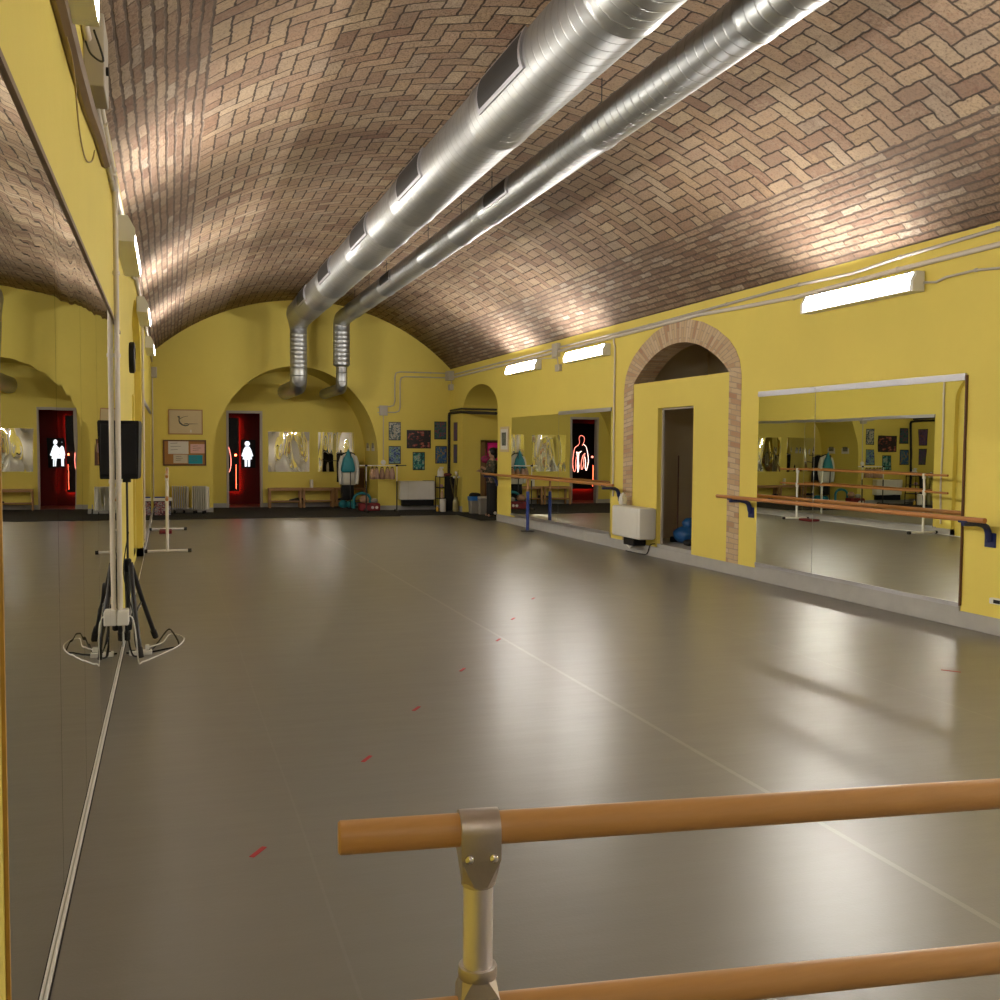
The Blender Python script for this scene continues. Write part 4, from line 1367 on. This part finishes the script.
# turquoise bag on the floor
t = thing('sports_bag', (4.25, 24.72, 0), 'turquoise bag lying on the carpet under the clothes rack', 'bag')
random.seed(3)
MB().ball((4.12, 24.80, .115), .12, .10, .105, 14, 8, .05).ball((4.30, 24.76, .11), .13, .11, .10, 14, 8, .05).build('bag_body', TURQ, t, 'all')
MB().tube([(4.14, 24.70, .17), (4.21, 24.67, .22), (4.28, 24.69, .17)], .010, 8).build('strap', BLACK, t, True)
# beyond: red case with things on top
t = thing('suitcase', (4.55, 23.68, 0), 'dark red suitcase lying on the carpet beneath the garment rail', 'suitcase')
MB().box(4.30, 4.79, 23.53, 23.83, .014, .20, .03).build('shell', REDC, t)
for x in (4.60, 4.70):
    MB().lathe((x, 23.53, .10), [(.035, 0), (.035, -.012)], 16, 'Y').build('round_badge', PAPER, t, True)
MB().tube([(4.42, 23.53, .16), (4.44, 23.51, .17), (4.52, 23.51, .17), (4.54, 23.53, .16)], .008, 8).build('handle', BLACK, t, True)
random.seed(11)
tag(MB().ball((4.43, 23.69, .285), .12, .09, .09, 14, 8, .06).build('cloth_bag', BEIGEC, None, 'all'), 'beige cloth bag sitting on the red suitcase', 'bag')
mb = MB()
pts = [(4.27, 24.2, .045)] + [(4.47 + .20 * math.cos(a), 24.2, .26 + .15 * math.sin(a)) for a in [PI - PI * k / 16 for k in range(17)]] + [(4.67, 24.2, .045)]
mb.tube(pts, .035, 10)
tag(mb.build('rolled_mat', TURQ, None, True), 'turquoise rolled arch of foam behind the beige bag', 'mat')
tag(MB().ball((4.67, 23.69, .255), .085, .075, .06, 12, 7, .08).build('grey_cloth', simple('grey_cloth', (.34, .32, .28, 1), .9, 0, .2, 20, .4, 30), None, 'all'), 'crumpled grey cloth on the right end of the red suitcase', 'cloth')

# garment rail in front of the end wall
t = thing('garment_rail', (4.76, 23.15, 0), 'white and black garment rail of beige skirts before the end wall', 'clothes rack', 'clothes racks')
yr = 23.15
MB().tube([(4.22, yr, 1.105), (5.08, yr, 1.105)], .011, 10).build('hanging_bar', WHITE_M, t, True)
MB().tube([(5.08, yr, 1.105), (5.33, yr, 1.108)], .012, 10).build('bar_end', BLACKM, t, True)
for x in (4.375, 5.105):
    MB().tube([(x, yr, .72), (x, yr, 1.10)], .011, 10).build('upper_post', WHITE_M, t, True)
    MB().tube([(x, yr, .06), (x, yr, .74)], .015, 10).build('lower_post', BLACKM, t, True)
    MB().box(x - .035, x + .03, yr - .02, yr + .02, 1.085, 1.125, .006).build('corner_joint', BLACK, t)
    f = MB().tube([(x, yr - .22, .06), (x, yr + .22, .06)], .014, 10).build('foot', BLACKM, t, True)
    for s_ in (-.22, .22):
        MB().lathe((x, yr + s_, .037), [(.024, -.012), (.024, .012)], 14, 'X').build('caster', BLACK, f, True)
BS = [BEIGEC, simple('dusty_pink_fabric', (.37, .23, .17, 1), .85, 0, .2, 20), simple('brown_fabric', (.27, .16, .10, 1), .85, 0, .2, 20)]
NM = ['first beige skirt from the left on the garment rail', 'second beige skirt from the left on the garment rail', 'third skirt from the left, middle of the garment rail', 'fourth skirt from the left on the garment rail', 'rightmost brown skirt on the garment rail']
for k, x in enumerate((4.52, 4.62, 4.75, 4.88, 4.99)):
    s_ = thing('hanging_skirt', (x, yr, .78), NM[k], 'skirt', 'beige skirts on the garment rail')
    garment((x, yr), .062, .085, [(1.035, .55, .9), (.96, .85, 1.0), (.88, 1.0, 1.05), (.785 + .01 * (k % 2), 1.0, 1.1)], BS[k % 3], s_, 'cloth', .09, 6, 20 + k)
    MB().tube([(x - .035, yr, 1.045), (x, yr, 1.065), (x + .035, yr, 1.045)], .012, 8).tube([(x, yr, 1.065), (x, yr, 1.118)], .004, 6).build('hanger', BLACK, s_, True)

# ================================================================ heaters
t = thing('fan_heater', (5.73, E, .25), 'white wall fan heater on the end wall beneath the posters', 'heater', 'white fan coil heaters')
MB().box(5.30, 6.17, E - .22, E - .002, .265, .72, .018).build('casing', WHITEP, t)
MB().box(5.50, 5.503, E - .2215, E - .21, .28, .705).box(6.02, 6.023, E - .2215, E - .21, .28, .705).build('seam', PVC, t)
MB().box(5.36, 6.15, E - .19, E - .03, .12, .264, .01).build('air_intake', BLACK, t)
MB().box(5.9, 6.15, E - .2, E - .05, .72, .728).build('top_grille', GRILLE, t)
t = thing('fan_heater', (R, 13.26, .24), 'white wall fan heater on the right wall left of the doorway', 'heater', 'white fan coil heaters')
MB().box(R - .27, R + .003, 12.83, 13.78, .245, .70, .035).build('casing', WHITEP, t, True)
MB().box(R - .272, R - .268, 12.90, 12.903, .27, .68).build('seam', PVC, t)
MB().box(R - .2, R - .0, 13.15, 13.5, .13, .246, .01).build('air_intake', BLACK, t)
MB().box(R - .20, R - .08, 12.95, 13.55, .70, .704).build('top_grille', PVC, t)
MB().lathe((R - .20, 13.78, .33), [(.03, 0), (.025, .035)], 14, 'Y').build('valve', WHITEP, t, True)
MB().tube([(R - .05, 13.72, .25), (R - .05, 13.74, .12), (R - .045, 13.6, .06), (R - .04, 13.45, .14)], .012, 8).build('hose', WHITEP, t, True)
t = thing('jug', (R - .12, 13.72, .70), 'white lidded jug standing on the right wall heater', 'jug')
MB().lathe((R - .12, 13.70, 0), [(.045, .704), (.062, .72), (.066, .77), (.058, .82), (.042, .845), (.046, .86), (.02, .872), (.015, .885)], 20).build('body', WHITEP, t, True)
MB().tube([(R - .12, 13.765, .81), (R - .12, 13.80, .80), (R - .12, 13.80, .745), (R - .12, 13.765, .735)], .010, 8).build('handle', WHITEP, t, True)
MB().tube([(R - .15, 13.645, .76), (R - .17, 13.61, .80), (R - .18, 13.60, .84)], [.018, .013, .011], 10).build('spout', WHITEP, t, True)
cable([(R - .02, 12.84, .19), (R - .035, 12.95, .16), (R - .03, 13.05, .03), (R - .05, 13.2, .008), (R - .06, 13.7, .006)], .007, BLACK, 'black cable running along the skirting below the right wall heater')


def oil_radiator(x, y, nf, rot, label):
    t = thing('oil_radiator', (x, y, 0), label, 'heater', 'ribbed oil radiators')
    c, s_ = math.cos(rot), math.sin(rot)
    for k in range(nf):
        u = (k - (nf - 1) / 2) * .048
        mb = MB()
        ax = Vector((c, s_, 0)) * .0105
        ay = Vector((-s_, c, 0)) * .075
        mb.obox((x + c * u, y + s_ * u, .365), ax, ay, (0, 0, .265), .010)
        mb.build('fin', RADIB, t)
    u = (nf / 2) * .048 + .01
    MB().obox((x + c * u, y + s_ * u, .36), Vector((c, s_, 0)) * .022, Vector((-s_, c, 0)) * .07, (0, 0, .25), .012).build('control_box', WHITEP, t)
    for e in (-.10, .10):
        MB().obox((x + c * e, y + s_ * e, .055), Vector((c, s_, 0)) * .018, Vector((-s_, c, 0)) * .13, (0, 0, .018), .006).build('foot', BLACK, t)
        for g in (-.11, .11):
            MB().ball((x + c * e - s_ * g, y + s_ * e + c * g, .028), .022, .022, .018, 10, 6).build('wheel', BLACK, t)
    return t


oil_radiator(.22, 23.72, 7, 0.05, 'ribbed white oil radiator by the end wall behind the white barre')
oil_radiator(.655, 23.55, 7, -0.25, 'ribbed white oil radiator nearer the doorway arch')
# colourful low box at far left
t = thing('printed_box', (-.2, 23.0, 0), 'low box printed in red, white and blue in the far left corner', 'box')
mb = MB()
sheet('printed_front', FY, -.32, .05, .02, .34, 22.80, 23.1, poster('box_print', [K, (.03, .03, .05, 1), (.25, .03, .05, 1), (.45, .42, .40, 1), (.05, .07, .16, 1), K], 4, 3, 77), t)
MB().box(-.33, .06, 22.78, 23.12, .34, .40, .005).build('lid', WHITEP, t)
MB().box(-.30, -.08, 22.9, 23.0, .40, .425).build('blue_folder', BLUEP, t)
tag(MB().box(-.17, .04, 18.35, 18.8, 0.0, .05, .01).build('dark_red_mat', REDC), 'dark red folded mat on the floor under the white barre', 'mat')

# ================================================================ trolley with bottles in the right corner
t = thing('storage_trolley', (6.36, 23.35, 0), 'tall black storage trolley in the right corner beside the heater', 'trolley')
for z in (.05, .30, .56, .82):
    MB().box(6.14, 6.50, 23.14, 23.55, z, z + .02, .004).build('shelf', BLACK, t)
MB().box(6.26, 6.51, 23.13, 23.14, .03, .84).build('front_panel', BLACK, t)
for (x, y) in ((6.15, 23.15), (6.49, 23.15), (6.15, 23.54), (6.49, 23.54)):
    MB().tube([(x, y, .02), (x, y, .85)], .012, 8).build('post', BLACK, t, True)
def bottle(x, y, z, h, r, mat, label, name='bottle', cap=WHITEP):
    t = thing(name, (x, y, z), label, 'bottle')
    MB().lathe((x, y, z), [(r * .9, .001), (r, .02), (r, h * .65), (r * .45, h * .8), (r * .4, h * .9)], 16).build('body', mat, t, True)
    MB().lathe((x, y, z), [(r * .45, h * .9), (r * .45, h)], 12).build('cap', cap, t, True)
t2 = thing('spray_bottle', (6.21, 23.2, .84), 'white spray bottle on top of the black trolley', 'bottle')
MB().lathe((6.22, 23.25, .84), [(.05, .001), (.055, .02), (.055, .12), (.02, .17), (.02, .2)], 16).build('body', WHITEP, t2, True)
MB().box(6.17, 6.27, 23.23, 23.27, 1.035, 1.075, .008).build('spray_head', WHITEP, t2)
MB().box(6.175, 6.185, 23.24, 23.26, .99, 1.035).build('trigger', WHITEP, t2)
bottle(6.16, 23.3, .84, .19, .032, WHITEP, 'small white bottle on the left of the trolley top')
random.seed(4)
tag(MB().ball((6.37, 23.25, .885), .11, .08, .045, 14, 7, .06).build('red_pouch', simple('maroon_cloth', (.10, .012, .015, 1), .7), None, 'all'), 'dark red pouch on top of the trolley', 'pouch')
tag(MB().ball((6.20, 23.20, .62), .05, .05, .04, 12, 7, .06).build('pink_cloth', simple('pale_pink_cloth', (.5, .3, .36, 1), .8), None, 'all'), 'pale pink cloth on the upper trolley shelf', 'cloth')
bottle(6.22, 23.20, .32, .2, .035, simple('peach_plastic', (.55, .38, .26, 1), .5), 'peach coloured bottle on the middle trolley shelf')
tag(MB().lathe((6.20, 23.05, 0), [(.07, .013), (.075, .03), (.075, .30), (.06, .315)], 18).build('canister', PAPER, None, True), 'white canister standing on the carpet before the trolley', 'canister')
bottle(6.08, 23.1, .012, .14, .03, simple('yellow_plastic', (.6, .36, .03, 1), .5), 'small yellow bottle on the carpet beside the white canister')
# dried flowers in a vase
t = thing('dried_flowers', (6.46, 23.0, 0), 'vase of thin dried stems with white blooms beside the trolley', 'plant')
MB().lathe((6.50, 22.98, 0), [(.06, .013), (.075, .05), (.07, .25), (.045, .33), (.05, .36)], 18).build('vase', simple('glass_vase', (.30, .26, .12, 1), .15), t, True)
random.seed(9)
mb = MB()
tips = []
for k in range(22):
    a = random.uniform(0, 6.28)
    sp = random.uniform(.03, .17)
    h = random.uniform(.6, 1.05)
    tip = (6.49 + min(.09, sp * math.cos(a)), 22.95 + sp * math.sin(a) - .05, h)
    mb.tube([(6.50, 22.98, .2), ((6.50 + tip[0]) / 2, (22.98 + tip[1]) / 2 + .01, h * .6), tip], .004, 5)
    tips.append(tip)
mb.build('stems', simple('dry_stem', (.14, .11, .03, 1), .9), t)
mb = MB()
for (x, y, z) in ((6.47, 22.86, .95), (6.44, 22.9, .84), (6.53, 22.84, .84), (6.50, 22.9, .90)):
    mb.ball((x, y, z), .035, .035, .03, 10, 6, .1)
mb.build('blooms', PAPER, t, 'all')
# bins in the niche
def bin_(x, y, w, h, label, top, mat):
    t = thing('waste_bin', (x, y, 0), label, 'bin', 'bins in the niche')
    rings = [[(x + sx * w * k, y + sy * w * k, z) for sx, sy in ((-1, -.6), (-.8, -.8), (.8, -.8), (1, -.6), (1, .6), (.8, .8), (-.8, .8), (-1, .6))] for z, k in ((.012, .42), (h * .55, .47), (h * .8, .5))]
    MB().loft(rings).build('body', mat, t)
    if top == 'blue':
        rings = [[(x + sx * w * k, y + sy * w * k, z) for sx, sy in ((-1, -.6), (-.8, -.8), (.8, -.8), (1, -.6), (1, .6), (.8, .8), (-.8, .8), (-1, .6))] for z, k in ((h * .62, .505), (h * .80, .53), (h * .82, .5))]
        MB().loft(rings).build('liner', BINBLUE, t)
        MB().ball((x, y, h * .86), w * .5, w * .42, h * .14, 14, 7, .07).build('black_sack', BLACK, t, 'all')
    else:
        MB().box(x - w * .5, x + w * .5, y - w * .42, y + w * .42, h * .8, h * .92, .02).build('lid', PVC, t)
    return t


bin_(6.77, 22.30, .29, .50, 'grey bin with blue liner and black sack at the niche corner', 'blue', GREYP)
bin_(6.87, 21.95, .24, .46, 'plain grey bin behind the standing person in the niche', 'lid', GREYP)
# cupboard with pink poster
t = thing('tall_cupboard', (7.2, 22.6, 0), 'tall dark brown cupboard in the niche behind the person', 'cupboard')
mb = MB()
mb.box(7.05, 7.10, 22.42, 22.78, .012, 1.72).box(7.50, 7.54, 22.42, 22.78, .012, 1.72).box(7.05, 7.54, 22.42, 22.78, 1.68, 1.72).box(7.10, 7.50, 22.74, 22.78, .012, 1.68)
mb.build('carcass', DARKWOOD, t)
MB().box(7.10, 7.50, 22.50, 22.52, .05, .60).build('lower_panel', DARKWOOD, t)
tag(garment((7.25, 22.46), .14, .03, [(1.66, .95, .6), (1.5, 1, .9), (1.35, .98, 1), (1.15, .9, 1)], PINKC, None, 'pink_cloth', .05, 6, 40), 'hot pink cloth hanging in the brown cupboard', 'cloth')
random.seed(6)
flor = NT('pink_floral')
flor.set(color=flor.mix(flor.ramp(flor.noise(flor.obj(), 24, 2), [(.42, (0, 0, 0, 1)), (.58, (1, 1, 1, 1))]), (.42, .02, .12, 1), (.22, .05, .09, 1)), rough=.8)
tag(MB().ball((7.0, 22.2, 1.27), .12, .09, .09, 14, 8, .07).tube([(7.0, 22.2, 1.3), (7.06, 22.42, 1.52)], .008, 6).build('floral_bag', flor.m, None, 'all'), 'pink patterned bag hanging from the brown cupboard', 'bag')

# storeroom contents
random.seed(21)
mb = MB()
mb.ball((7.06, 12.80, .315), .18, .18, .13, 16, 10, .08).build('rubbish_sack', BLUEB, None, 'all', sub=1)
o = bpy.context.scene.objects['rubbish_sack']
tag(o, 'lower blue plastic sack inside the storeroom doorway', 'sack', 'blue sacks in the storeroom')
o = MB().ball((7.12, 12.80, .47), .11, .11, .095, 16, 10, .09).build('rubbish_sack', BLUEB, None, 'all', sub=1)
tag(o, 'upper blue plastic sack leaning on another in the storeroom', 'sack', 'blue sacks in the storeroom')
o = MB().ball((6.93, 12.42, .235), .10, .12, .046, 16, 8, .05).build('black_bag', BLACK, None, 'all')
tag(o, 'black bag on the storeroom floor in front of the blue sacks', 'bag')
t = thing('broom', (7.5, 13.3, .19), 'broom leaning inside the storeroom doorway', 'broom')
MB().tube([(7.05, 13.02, .24), (7.2, 13.30, 1.45)], .012, 8).build('handle', DARKWOOD, t, True)
MB().box(6.95, 7.15, 12.98, 13.06, .19, .27, .01).build('head', BLACK, t)

# ================================================================ red tape marks on the floor
TM = [(.31, 3.84, 'nearest red tape mark on the grey floor'), (.92, 4.85, 'second red tape mark from the camera'), (1.38, 5.71, 'third red tape mark from the camera'), (1.93, 6.63, 'fourth red tape mark from the camera'),
      (2.51, 7.59, 'fifth red tape mark from the camera, by the centre seam'), (2.95, 8.5, 'sixth red tape mark from the camera, beyond the seam'), (3.55, 9.6, 'farthest red tape mark of the diagonal row')]
for x, y, lb in TM:
    d = Vector((.55, .83, 0)).normalized()
    q = Vector((-d.y, d.x, 0))
    o = MB().obox((x, y, .0012), d * .05, q * .010, (0, 0, .0010)).build('tape_mark', REDT)
    tag(o, lb, 'tape mark', 'red tape marks on the floor')
tag(MB().obox((5.22, 5.62, .0012), Vector((.04, -.05, 0)), Vector((.006, .005, 0)), (0, 0, .001)).build('tape_mark', REDT), 'lone red tape mark by the right edge near the wall', 'tape mark', 'red tape marks on the floor')

# ================================================================ person in the niche
PX, PY = 6.83, 21.20
person = thing('person', (PX, PY, 0), 'person with black hair in floral blouse and black trousers standing in the niche', 'person')
H = 1.56
k = H / 1.60


def skin_body():
    me = bpy.data.meshes.new('body')
    V, Ed, Rd_ = [], [], []

    def add(p, r, par=None):
        V.append((PX + p[0] * k, PY + p[1] * k, p[2] * k))
        Rd_.append((r * k, r * k))
        if par is not None:
            Ed.append((par, len(V) - 1))
        return len(V) - 1
    # facing -x (towards the left of the picture), slightly turned away
    pel = add((.02, 0, .86), .115)
    wai = add((.01, 0, 1.00), .100, pel)
    che = add((.0, 0, 1.18), .110, wai)
    upc = add((.01, 0, 1.28), .085, che)
    nek = add((.01, 0, 1.355), .042, upc)
    hd0 = add((-.005, 0, 1.41), .062, nek)
    hd1 = add((-.008, 0, 1.49), .082, hd0)
    hd2 = add((.0, 0, 1.55), .062, hd1)
    nose = add((-.088, 0, 1.475), .014, hd1)
    chin = add((-.060, 0, 1.405), .026, hd0)
    for s in (-1, 1):
        hip = add((.02, s * .085, .80), .085, pel)
        kne = add((.005, s * .09, .46), .058, hip)
        ank = add((.02, s * .09, .085), .038, kne)
        toe = add((-.13, s * .10, .035), .030, ank)
        heel = add((.05, s * .09, .035), .030, ank)
        sh = add((.01, s * .155, 1.27), .050, upc)
        el = add((-.03, s * .20, 1.03), .038, sh)
        wr = add((-.20, s * .15, 1.10 if s < 0 else 1.04), .026, el)
        pa = add((-.265, s * .135, 1.13 if s < 0 else 1.05), .030, wr)
        for q, (dy, ln) in enumerate(((-.026, .058), (-.009, .070), (.009, .066), (.026, .050))):
            f1 = add((-.265 - ln * .6, s * .135 + dy, (1.135 if s < 0 else 1.055)), .0095, pa)
            add((-.265 - ln, s * .135 + dy, (1.120 if s < 0 else 1.04)), .0085, f1)
        th = add((-.262, s * .135 - s * .035, 1.155 if s < 0 else 1.075), .010, pa)
        add((-.295, s * .135 - s * .045, 1.170 if s < 0 else 1.09), .009, th)
    me.from_pydata(V, Ed, [])
    me.update()
    o = bpy.data.objects.new('body', me)
    COL.objects.link(o)
    me.materials.append(SKIN)
    o.modifiers.new('skin', 'SKIN')
    for d, r in zip(me.skin_vertices[0].data, Rd_):
        d.radius = r
    me.skin_vertices[0].data[0].use_root = True
    md = o.modifiers.new('sub', 'SUBSURF')
    md.levels = md.render_levels = 1
    o.parent = person
    o.matrix_parent_inverse = Matrix.Translation((-PX, -PY, 0))
    return o


skin_body()
mb = MB()
mb.ball((PX + .025 * k, PY, 1.495 * k), .100, .098, .098, 18, 10)
mb.ball((PX + .075 * k, PY, 1.42 * k), .055, .075, .09, 14, 8)
mb.ball((PX + .10 * k, PY + .01, 1.53 * k), .05, .05, .05, 12, 7)
mb.build('hair', HAIR, person, 'all')
fl = NT('dark_floral_blouse')
nz = fl.noise(fl.obj(), 17.0, 3, .6)
fl.set(color=fl.ramp(nz, [(.40, (.018, .018, .014, 1)), (.50, (.10, .085, .045, 1)), (.56, (.03, .035, .02, 1)), (.62, (.30, .22, .14, 1)), (.68, (.26, .05, .04, 1))]), rough=.85)
blouse = []
for z, rx, ry, ox in ((1.315, .055, .10, .01), (1.285, .10, .165, .01), (1.20, .135, .185, .0), (1.08, .125, .165, .005), (.97, .125, .165, .01), (.86, .145, .185, .02), (.78, .155, .20, .02)):
    blouse.append([(PX + ox + rx * k * math.cos(a), PY + ry * k * math.sin(a), z * k) for a in [2 * PI * q / 24 for q in range(24)]])
mb = MB().loft(blouse)
for s in (-1, 1):
    mb.tube([(PX + .01, PY + s * .15 * k, 1.27 * k), (PX - .02, PY + s * .205 * k, 1.12 * k), (PX - .035, PY + s * .205 * k, 1.02 * k), (PX - .12, PY + s * .175 * k, (1.09 if s < 0 else 1.055) * k), (PX - .19, PY + s * .155 * k, (1.105 if s < 0 else 1.045) * k)], [.062, .058, .054, .046, .040], 14)
mb.build('blouse', fl.m, person, 'all')
mb = MB()
for s in (-1, 1):
    rings = []
    for z, r in ((.84, .10), (.70, .105), (.46, .098), (.25, .098), (.04, .105)):
        rings.append([(PX + .02 + r * k * 1.15 * math.cos(a), PY + s * .085 * k + r * k * .95 * math.sin(a), z * k) for a in [2 * PI * q / 18 for q in range(18)]])
    mb.loft(rings)
mb.lathe((PX + .02, PY, 0), [(.13, .78 * k), (.16, .84 * k), (.125, .97 * k)], 20)
mb.build('trousers', CLOTHK, person, 'all')
MB().lathe((PX + .02, PY - .19, .10), [(.035, 0), (.035, -.006)], 14, 'Y').build('trouser_badge', PAPER, person)

# ================================================================ world and colour management
w = bpy.data.worlds.new('world')
S.world = w
w.use_nodes = True
w.node_tree.nodes['Background'].inputs[0].default_value = (0.02, 0.02, 0.02, 1)
w.node_tree.nodes['Background'].inputs[1].default_value = 0.3
S.view_settings.view_transform = 'Standard'
S.view_settings.look = 'None'
S.view_settings.exposure = 0.38
S.view_settings.gamma = 1.0
S.view_settings.use_curve_mapping = False
S.cycles.max_bounces = 14
S.cycles.diffuse_bounces = 6
S.cycles.glossy_bounces = 8
S.cycles.caustics_reflective = True
S.cycles.blur_glossy = 0.3
S.cycles.sample_clamp_indirect = 90.0
